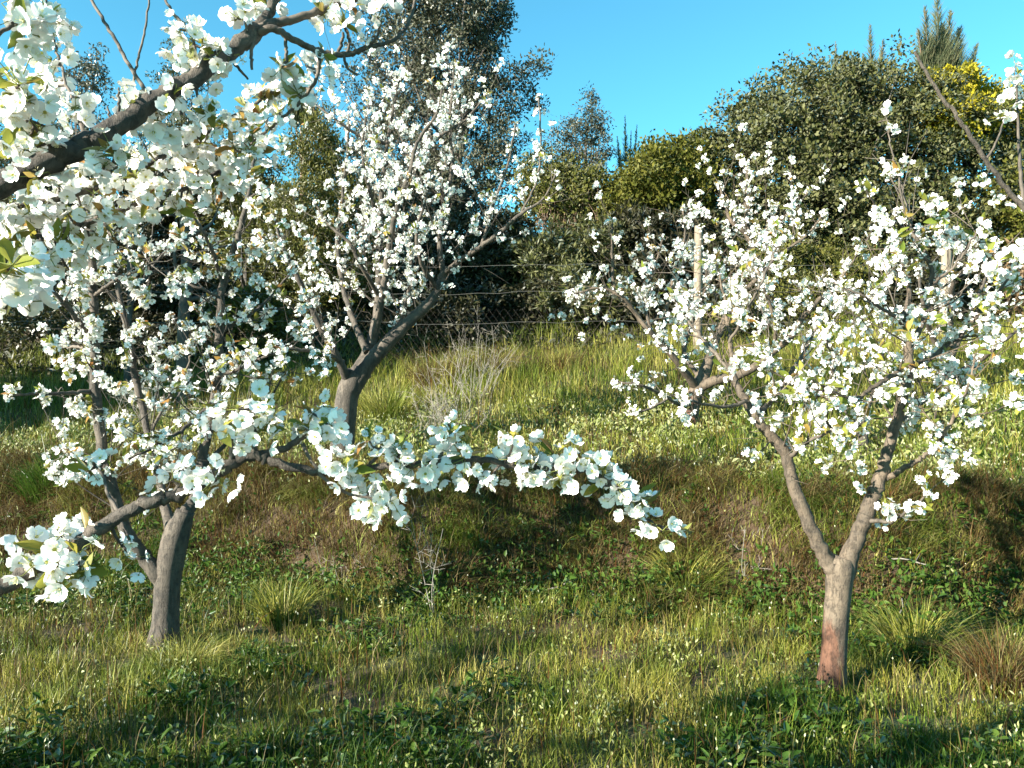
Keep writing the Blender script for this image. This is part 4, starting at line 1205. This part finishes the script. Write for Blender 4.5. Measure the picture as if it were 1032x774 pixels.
def woody(name, cat, label, u, D, lobes_px, mat, nl, clump=0.35, L=0.09, W=0.045, seed=1, n_clump=260, shell=0.5, trunk_w=0.22, up=0.3, droop=0.0, group=None, limbs=7):
    """lobes_px: (u, v, ru_px, rv_px, depth offset, depth radius m)"""
    g = np.random.default_rng(seed + 500)
    b = base_at(u, D)
    lobes = []
    for (lu, lv, ru, rv, do, dr) in lobes_px:
        p = P(lu, lv, D + do)
        lobes.append([*p, ru / FPX * (D + do), dr, rv / FPX * (D + do)])
    V, F, cc = crown(lobes, n_clump, nl, clump, L, W, seed, shell, up, droop)
    root = tag(empty(name, b), label, cat, group)
    add('crown', mesh_np('crown', V - b, F, mat), root, (0, 0, 0))
    mb = MB()
    top = np.mean([l[:3] for l in lobes], 0)
    ctr = np.array([top[0] * 0.6 + b[0] * 0.4, top[1], max(b[2] + 0.6, top[2])])
    q = catmull(np.array([[*(b - [0, 0, 0.2]), trunk_w * 0.62], [*(b * 0.6 + ctr * 0.4), trunk_w * 0.42], [*ctr, trunk_w * 0.22]]), 5)
    tube(mb, q[:, :3], q[:, 3], 9, 0, 0.06, g)
    pick = cc[g.choice(len(cc), min(limbs * 3, len(cc)), replace=False)]
    for e in pick:
        s = q[g.integers(3, len(q))]
        m = (s[:3] + e) / 2 + g.normal(0, 0.15, 3)
        qq = catmull(np.array([np.append(s[:3], s[3] * 0.45), np.append(m, s[3] * 0.25), np.append(e, 0.008)]), 4)
        tube(mb, qq[:, :3], qq[:, 3], 5, 0, 0.05, g)
    add('trunk', mb.mesh('trunk', M['dark_bark'], b), root, (0, 0, 0))
    return root


TG = 'trees and bushes behind the fence'
woody('evergreen_tree', 'evergreen tree', 'tallest dark grey green tree rising behind the leaning cherry', 450, 17.5,
      [(455, 40, 62, 70, 0, 1.6), (400, 70, 55, 85, .4, 1.5), (470, 150, 60, 70, 0, 1.6), (510, 95, 42, 26, 0, .8), (535, 70, 22, 14, -.1, .5), (430, -30, 60, 50, 0, 1.5), (450, 240, 70, 70, 0, 1.6), (400, 170, 50, 80, .5, 1.4), (480, 10, 35, 40, 0, 1)],
      FOL['grey'], 90000, 0.30, 0.085, 0.036, 31, 900, 0.35, 0.34, 0.4, group=TG, limbs=12)
woody('cypress_tree', 'cypress', 'fine textured olive green rounded tree left of the tallest dark tree', 320, 15.5,
      [(320, 215, 42, 95, 0, 1.1), (345, 250, 50, 90, .3, 1.2), (300, 270, 45, 80, .2, 1.0), (322, 150, 24, 40, 0, .6)], FOL['olive'], 70000, 0.24, 0.065, 0.026, 32, 900, 0.55, 0.25, 0.7, group=TG)
woody('eucalyptus_tree', 'eucalyptus', 'slim loose eucalyptus against the sky at the upper left', 85, 24.0,
      [(95, 60, 16, 24, 0, .7), (78, 78, 22, 20, 0, .8), (100, 90, 14, 20, 0, .7), (62, 105, 18, 22, 0, .8), (96, 120, 20, 22, 0, .8), (70, 135, 30, 24, 0, 1), (100, 165, 40, 30, 0, 1.2), (60, 180, 45, 40, 0, 1.4)], FOL['grey'], 9000, 0.32, 0.11, 0.045, 33, 110, 0.2, 0.2, 0.1, 0.4, group=TG, limbs=10)
woody('conifer_tree', 'conifer', 'dark conifer top behind the thick near bough', 185, 22.0, [(182, 55, 14, 34, 0, .6), (175, 85, 24, 30, 0, .8), (190, 110, 34, 40, 0, 1), (185, 160, 50, 50, 0, 1.3)], FOL['dark'], 14000, 0.25, 0.09, 0.03, 34, 160, 0.3, 0.22, group=TG)
woody('pale_gum_tree', 'gum tree', 'pale two topped gum tree against the sky right of the tallest dark tree', 590, 24.0,
      [(597, 108, 10, 22, 0, .5), (600, 135, 16, 24, 0, .7), (575, 138, 18, 20, 0, .7), (568, 160, 22, 24, 0, .9), (612, 152, 10, 14, 0, .5), (590, 175, 35, 30, 0, 1.1)], FOL['grey'], 9500, 0.28, 0.095, 0.04, 35, 130, 0.25, 0.18, 0.1, 0.3, group=TG)
woody('shrub', 'shrub', 'rounded olive shrub with dead brown stems hanging under it beside the gap in the trees', 575, 15.5, [(575, 195, 45, 28, 0, .8), (600, 210, 40, 26, -.1, .8), (545, 180, 22, 30, .2, .6), (560, 205, 30, 25, 0, .7)], FOL['olive'], 26000, 0.24, 0.075, 0.034, 36, 380, 0.5, 0.12, group=TG)
woody('shrub', 'shrub', 'yellow green broad leaved bush left of the big round dark bush', 655, 15.0, [(655, 195, 38, 42, 0, .9), (690, 190, 36, 40, .2, .9), (635, 215, 26, 40, 0, .7), (675, 160, 34, 22, .4, .8)], FOL['bright'], 30000, 0.24, 0.085, 0.045, 37, 420, 0.5, 0.12, group=TG)
woody('round_bush', 'bush', 'huge rounded dark green bush filling the upper right', 840, 16.0,
      [(845, 165, 105, 95, 0, 2.0), (760, 195, 80, 95, .1, 1.7), (930, 190, 100, 105, .1, 1.9), (820, 120, 70, 55, .2, 1.5), (880, 110, 60, 50, .3, 1.4), (720, 220, 55, 85, 0, 1.3), (985, 200, 70, 100, .2, 1.5), (845, 250, 150, 80, -.2, 1.9)],
      FOL['dark'], 170000, 0.25, 0.085, 0.048, 38, 2600, 0.68, 0.4, group=TG, limbs=14)
woody('flowering_acacia', 'acacia', 'acacia covered in yellow flowers behind the big round bush', 965, 18.5, [(955, 95, 34, 26, -2, .7), (985, 98, 28, 24, -2, .7), (935, 104, 26, 26, -2.6, .6), (1000, 120, 30, 30, -2, .8), (965, 118, 40, 20, -3.4, .6)], FOL['yellow'], 19000, 0.22, 0.07, 0.05, 39, 170, 0.3, 0.15, group=TG)
woody('shrub', 'shrub', 'thin grey green tree crown at the right edge beside the yellow flowers', 1020, 18.0, [(1015, 115, 34, 34, 0, .9), (1040, 140, 40, 50, 0, 1.0)], FOL['grey'], 8000, 0.25, 0.08, 0.04, 40, 120, 0.2, 0.15, group=TG)
woody('shrub', 'shrub', 'bright green bush at the right edge under the bare tipped shoot', 1025, 14.5, [(1030, 200, 34, 40, 0, .8), (1040, 250, 40, 50, 0, .8)], FOL['bright'], 9000, 0.22, 0.08, 0.04, 41, 120, 0.45, 0.1, group=TG)
for i, (u, D, lob, mt, n, lab) in enumerate((
        (30, 18.0, [(20, 190, 80, 70, 0, 1.6), (70, 230, 70, 70, 0, 1.5), (10, 260, 80, 60, 0, 1.5)], 'dark', 30000, 'dark bushy tree behind the blossoms at the far left'),
        (150, 17.0, [(140, 210, 60, 60, 0, 1.4), (190, 220, 60, 60, .2, 1.4), (220, 180, 40, 50, .4, 1.2), (160, 265, 90, 50, 0, 1.4)], 'shaded_brush', 30000, 'shadowy brown green tree behind the left cherry'),
        (255, 16.5, [(255, 215, 40, 70, 0, 1.1), (270, 270, 50, 60, 0, 1.1)], 'olive', 16000, 'olive thicket between the left cherry and the leaning cherry'),
        (475, 14.5, [(470, 270, 55, 50, 0, .9), (510, 260, 50, 50, .2, .9), (430, 280, 40, 45, .2, .9)], 'shaded_brush', 20000, 'dark tangled thicket behind the fence wires in the gap'),
        (560, 14.0, [(560, 275, 50, 45, 0, .8), (600, 265, 50, 50, .2, .9)], 'shaded_brush', 18000, 'shaded thicket under the rounded olive shrub'),
        (660, 14.0, [(650, 265, 50, 55, 0, .9), (700, 270, 50, 55, .1, .9)], 'shaded_brush', 18000, 'shaded thicket behind the left fence post'),
        (780, 14.0, [(770, 285, 60, 50, 0, .9), (830, 290, 60, 45, .1, .9)], 'shaded_brush', 20000, 'brown thicket along the fence under the big round bush'),
        (915, 14.0, [(900, 295, 50, 40, 0, .9), (960, 290, 60, 45, .1, .9)], 'shaded_brush', 20000, 'dark thicket behind the right fence post'),
        (1025, 14.2, [(1030, 300, 60, 50, 0, .9)], 'dead', 9000, 'reddish brown thicket at the right edge behind the fence'))):
    lob = lob + [(q[0] + 25 * math.sin(q[0]), 306 + 14 * math.sin(q[0] * .37 + i), q[2] * (.75 + .35 * math.sin(q[1])), 24 + 9 * math.cos(q[0]), 12.7 - D + 0.5 * math.sin(q[0]), .35) for q in lob]
    mt = ('dark', 'shaded_brush', 'olive', 'shaded_brush', 'dark', 'shaded_brush', 'olive', 'shaded_brush', 'dead')[i]
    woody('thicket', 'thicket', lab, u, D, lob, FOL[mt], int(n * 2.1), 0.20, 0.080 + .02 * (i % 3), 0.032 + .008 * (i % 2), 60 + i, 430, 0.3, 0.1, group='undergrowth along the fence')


def backing_wood():
    """the dense wood farther back"""
    g = np.random.default_rng(90)
    lobes = []
    for u in range(-260, 1320, 42):
        D = g.uniform(24, 29)
        p = P(u, g.uniform(215, 250), D)
        lobes.append([*p, 1.6, 1.4, g.uniform(1.6, 2.6)])
        lobes.append([p[0] + .8, p[1] - 1, p[2] - 2.0, 1.7, 1.4, 1.8])
    V, F, _ = crown(lobes, 900, 60000, 0.45, 0.20, 0.09, 91, 0.3)
    o = add('woods', mesh_np('woods', V, F, FOL['dark']))
    tag(o, 'dense dark wood farther back on the slope', 'woods', kind='stuff')


backing_wood()


def undergrowth():
    g = np.random.default_rng(93)
    n = 60000
    y = g.uniform(12.0, 19, n)
    x = g.uniform(-1, 1, n) * (0.8 * y + 1)
    h = (0.15 + 0.35 * smooth(-.5, .6, nz(x, y, 1.1, 2.0))) * g.uniform(0, 1, n)
    c = np.stack([x, y, ground_z(x, y) + h], 1)
    V, F = diamonds(c, norm(rvec(n, g) + UP * .5), rvec(n, g) + UP * .4, g.uniform(.06, .16, n), g.uniform(.025, .06, n))
    tag(add('undergrowth', mesh_np('undergrowth', V, F, FOL['shaded_brush'])), 'low dark undergrowth on the slope behind the fence', 'undergrowth', kind='stuff')


undergrowth()


def pine(u, D, tips, label, seed, blue=False):
    """pine with upright candles: tips = (u, v_tip, v_base, half width px)"""
    g = np.random.default_rng(seed)
    b = base_at(u, D)
    root = tag(empty('pine_tree', b), label, 'pine', TG)
    mb, nb = MB(), MB()
    hub = P(u, tips[0][2] + 40, D)
    q = catmull(np.array([[*(b - [0, 0, .2]), .16], [*(b * .5 + hub * .5), .11], [*hub, .06]]), 5)
    tube(mb, q[:, :3], q[:, 3], 8, 0, .05, g)
    for (tu, vt, vb_, hw) in tips:
        top, bot = P(tu, vt, D + g.normal(0, .3)), P(tu + (u - tu) * .35, vb_, D)
        qq = catmull(np.array([[*hub, .04], [*bot, .02], [*(bot * .4 + top * .6), .012], [*top, .006]]), 5)
        tube(mb, qq[:, :3], qq[:, 3], 5, 0, .05, g)
        n = int(90 * hw)
        f = g.uniform(0, 1, n) ** 1.6
        c = bot + (top - bot) * f[:, None]
        a = g.uniform(0, 6.28, n)
        sp = 1.6 * hw / FPX * D
        ax = norm(np.stack([np.cos(a) * .6, np.sin(a) * .6, np.full(n, 1.0)], 1) + g.normal(0, .15, (n, 3)))
        L = sp * 1.9 * g.uniform(.4, 1.2, n) * (1.15 - f)
        V, F = diamonds(c, ax, rvec(n, g), L, 0.014)
        nb.add(V, F)
    add('trunk', mb.mesh('trunk', M['brown_stem'], b), root, (0, 0, 0))
    add('needles', nb.mesh('needles', FOL['needle'], b), root, (0, 0, 0))


pine(945, 21, [(945, -8, 75, 9), (932, 8, 78, 8), (958, 12, 78, 9), (925, 30, 80, 7), (968, 28, 82, 9), (950, 25, 90, 10), (985, 45, 95, 7), (938, 40, 95, 10)], 'pine with tall reddish candles above the yellow acacia', 71)
pine(880, 21, [(877, 25, 80, 5), (890, 40, 85, 5), (870, 55, 90, 5)], 'thin pine tip above the middle of the big round bush', 72)
pine(842, 22, [(842, 42, 85, 4), (850, 55, 90, 4)], 'smallest pine tip above the top of the big round bush', 73)
pine(632, 21, [(630, 116, 165, 3), (642, 126, 168, 2.5), (622, 138, 172, 3), (650, 138, 175, 3), (636, 132, 172, 2.5)], 'pine tips between the pale gum and the yellow green bush', 74)
pine(305, 20, [(302, 75, 125, 8), (312, 85, 130, 7), (318, 95, 135, 7), (295, 92, 130, 7)], 'bluish pine tips above the fine olive tree', 75)


def dead_stems():
    """brown dead stems hanging below the olive shrub"""
    g = np.random.default_rng(95)
    D = 15.2
    b = base_at(570, D)
    mb = MB()
    for k in range(130):
        u = g.uniform(545, 608)
        v0 = g.uniform(185, 222)
        p = P(u, v0, D + g.uniform(-.3, .2))
        L = g.uniform(.4, 1.1)
        e = p + np.array([g.normal(0, .12), g.normal(0, .1), -L])
        tube(mb, [p, (p + e) / 2 + g.normal(0, .06, 3), e], [.007, .006, .004], 4, 0, 0, g)
    o = add('dead_creeper', mb.mesh('dead_creeper', M['brown_stem'], b), loc=b)
    tag(o, 'curtain of dead brown creeper stems hanging under the olive shrub', 'creeper')


dead_stems()


# dark bare trunk behind the left cherry
def bare_trunk(u, D, v_top, w, label, seed):
    g = np.random.default_rng(seed)
    b = base_at(u, D)
    root = tag(empty('bare_tree', b), label, 'tree')
    mb = MB()
    vb = vbase(u, D)
    rows = [np.append(P(u + 2, vb + 6, D), w / FPX * D * .7), np.append(P(u, (vb * 2 + v_top) / 3, D), w / FPX * D * .52), np.append(P(u + 4, (vb + v_top * 2) / 3, D), w / FPX * D * .5), np.append(P(u + 1, v_top, D), w / FPX * D * .35)]
    q = catmull(rows, 5)
    tube(mb, q[:, :3], q[:, 3], 10, 0, .05, g)
    add('trunk', mb.mesh('trunk', M['dark_bark'], b), root, (0, 0, 0))
    for k in range(7):
        mb = MB()
        s = q[g.integers(len(q) // 2, len(q))]
        dv = norm(np.array([g.normal(0, 1), g.normal(0, .6), g.uniform(.2, 1.2)]))
        L = g.uniform(.6, 1.5)
        c1, c2 = s[:3] + dv * L * .5 + g.normal(0, .08, 3), s[:3] + dv * L + g.normal(0, .15, 3)
        qq = catmull(np.array([np.append(s[:3], s[3] * .5), np.append(c1, s[3] * .3), np.append(c2, .006)]), 5)
        tube(mb, qq[:, :3], qq[:, 3], 6, 0, .05, g)
        for j in range(4):
            e = qq[g.integers(3, len(qq))]
            tube(mb, [e[:3], e[:3] + norm(dv + rvec(1, g)[0]) * g.uniform(.2, .5)], [.006, .003], 4, 0, 0, g)
        add('branch', mb.mesh('branch', M['dark_bark'], b), root, (0, 0, 0))


bare_trunk(184, 10.5, 215, 11, 'dark bare trunk standing in the shade behind the left cherry', 81)
bare_trunk(128, 11.5, 240, 6, 'thinner bare sapling left of the dark bare trunk', 82)


# ------------------------------------------------------------------ fence
def build_fence():
    y = 11.6
    b = np.array([0, y, gz(0, y)])
    root = tag(empty('wire_fence', b), 'old wire fence with round wooden posts at the top of the meadow', 'fence')
    posts = [(703, 232), (951, 243), (-40, 262), (1190, 250)]
    xs = []
    for k, (u, v) in enumerate(posts):
        p = P(u, v, y)
        g0 = gz(p[0], y)
        top = p[2]
        r = 0.066 if k != 1 else 0.075
        mb = MB()
        lean = R.normal(0, .03)
        rows = [[p[0], y, g0 - .2, r * 1.05], [p[0] + lean * .3, y, g0 + .5, r], [p[0] + lean, y, top - .04, r * .95], [p[0] + lean, y, top - .012, r * .85], [p[0] + lean, y, top, r * .5]]
        q = catmull(np.array(rows), 3)
        tube(mb, q[:, :3], q[:, 3], 12, 0, .015)
        add('post', mb.mesh('post', M['post'], b), root, (0, 0, 0))
        xs.append(p[0])
    x0, x1 = min(xs), max(xs)
    for zo in (3.26, 2.86, 2.42):
        mb = MB()
        n = 60
        x = np.linspace(x0, x1, n)
        tube(mb, np.stack([x, np.full(n, y - .08), zo + .02 * np.sin(x * 1.7) + .012 * R.normal(size=n)], 1), 0.0022, 4)
        add('wire', mb.mesh('wire', M['wire'], b), root, (0, 0, 0))
    mb = MB()
    step = 0.11
    for sgn in (-1, 1):
        for x in np.arange(x0, x1, step):
            lo, hi = gz(x, y) - .02, 2.62
            h = hi - lo
            if h <= .1:
                continue
            tube(mb, [[x, y - .075, lo], [x + sgn * h * .75, y - .075, hi]], 0.0007, 4)
    add('wire_netting', mb.mesh('wire_netting', M['rust'], b), root, (0, 0, 0))


build_fence()


# ------------------------------------------------------------------ dead shrubs, stalks and sticks
def dry_shrub(u, D, h, spread, n, label, seed, mat='grey_twig', r0=.0035, cat='dead shrub'):
    g = np.random.default_rng(seed)
    b = base_at(u, D)
    mb = MB()
    for k in range(n):
        s = b + np.array([g.normal(0, spread * .25), g.normal(0, spread * .25), -.02])
        dv = norm(np.array([g.normal(0, spread), g.normal(0, spread), h]))
        L = h * g.uniform(.5, 1.1)
        c1, c2 = s + dv * L * .5 + g.normal(0, .03, 3), s + dv * L + g.normal(0, .06, 3)
        qq = catmull(np.array([np.append(s, r0), np.append(c1, r0 * .7), np.append(c2, r0 * .35)]), 4)
        tube(mb, qq[:, :3], qq[:, 3], 4, 0, .05, g)
        for j in range(5):
            e = qq[g.integers(2, len(qq))]
            dv2 = norm(dv + rvec(1, g)[0] * 1.1)
            l2 = L * g.uniform(.12, .35)
            m2 = e[:3] + dv2 * l2 * .6 + g.normal(0, .01, 3)
            e2 = e[:3] + dv2 * l2
            tube(mb, [e[:3], m2, e2], [e[3] * .7, e[3] * .5, r0 * .25], 4, 0, 0, g)
            for jj in range(2):
                tube(mb, [m2, m2 + norm(dv2 + rvec(1, g)[0]) * l2 * .4], [r0 * .35, r0 * .2], 4, 0, 0, g)
    o = add('dead_shrub', mb.mesh('dead_shrub', M[mat], b), loc=b)
    tag(o, label, cat, 'dead twiggy plants')


dry_shrub(455, 8.3, .85, .35, 26, 'largest grey leafless shrub in the upper meadow right of the leaning cherry', 101)
dry_shrub(480, 9.6, .95, .35, 24, 'taller grey leafless shrub farther back near the gap in the fence', 102)
dry_shrub(425, 7.9, .5, .30, 8, 'small grey leafless shrub nearest the leaning cherry', 103)
dry_shrub(436, 4.9, .62, .05, 3, 'two thin grey stalks standing at the foot of the bank in the middle', 104, r0=.0035)
dry_shrub(755, 5.3, .42, .35, 6, 'low arching dry twigs on the bank left of the right cherry fork', 105, r0=.003)
dry_shrub(350, 5.6, .45, .3, 6, 'dry twigs on the bank under the low blossom branch', 106, r0=.003)
dry_shrub(150, 9.0, .95, .45, 14, 'tall dry weeds behind the left cherry trunk', 107, r0=.004)
dry_shrub(225, 8.6, .8, .45, 10, 'dry weeds between the left cherry and the leaning cherry', 108, r0=.004)


def stick(u, D, L, ang, lift, label, seed):
    g = np.random.default_rng(seed)
    b = base_at(u, D)
    dv = np.array([math.cos(ang), math.sin(ang), 0])
    pts = []
    for t in np.linspace(-.5, .5, 7):
        p = b + dv * L * t + g.normal(0, .006, 3)
        pts.append([p[0], p[1], gz(p[0], p[1]) + .05 + lift * (t + .5), .005 * (1.2 - abs(t))])
    pts = np.array(pts)
    mb = MB()
    tube(mb, pts[:, :3], pts[:, 3], 6, 0, .08, g)
    e = pts[4]
    tube(mb, [e[:3], e[:3] + [.04, .02, .05]], [.003, .0015], 4, 0, 0, g)
    o = add('fallen_stick', mb.mesh('fallen_stick', M['grey_twig'], b), loc=b)
    tag(o, label, 'stick', 'fallen sticks')


stick(905, 4.55, .30, .9, .12, 'pale stick leaning on the bank just right of the right trunk', 111)
stick(915, 4.95, .26, -.3, .05, 'short pale stick lying higher on the bank right of the fork', 112)
stick(560, 5.3, .35, .2, .05, 'thin pale stick across the dark foot of the bank in the middle', 113)

# off-picture trees at the left that shade the far left of the meadow
woody('shade_tree', 'tree', 'tall bushy tree outside the picture at the left that shades the fence line', -508, 8.0, [(-508, 120, 165, 250, 0, 1.6), (-600, 160, 150, 220, -.3, 1.6), (-480, -60, 160, 200, .3, 1.5), (-520, -250, 150, 160, .2, 1.4)], FOL['dark'], 46000, .40, .15, .08, 120, 600, .3, .2)
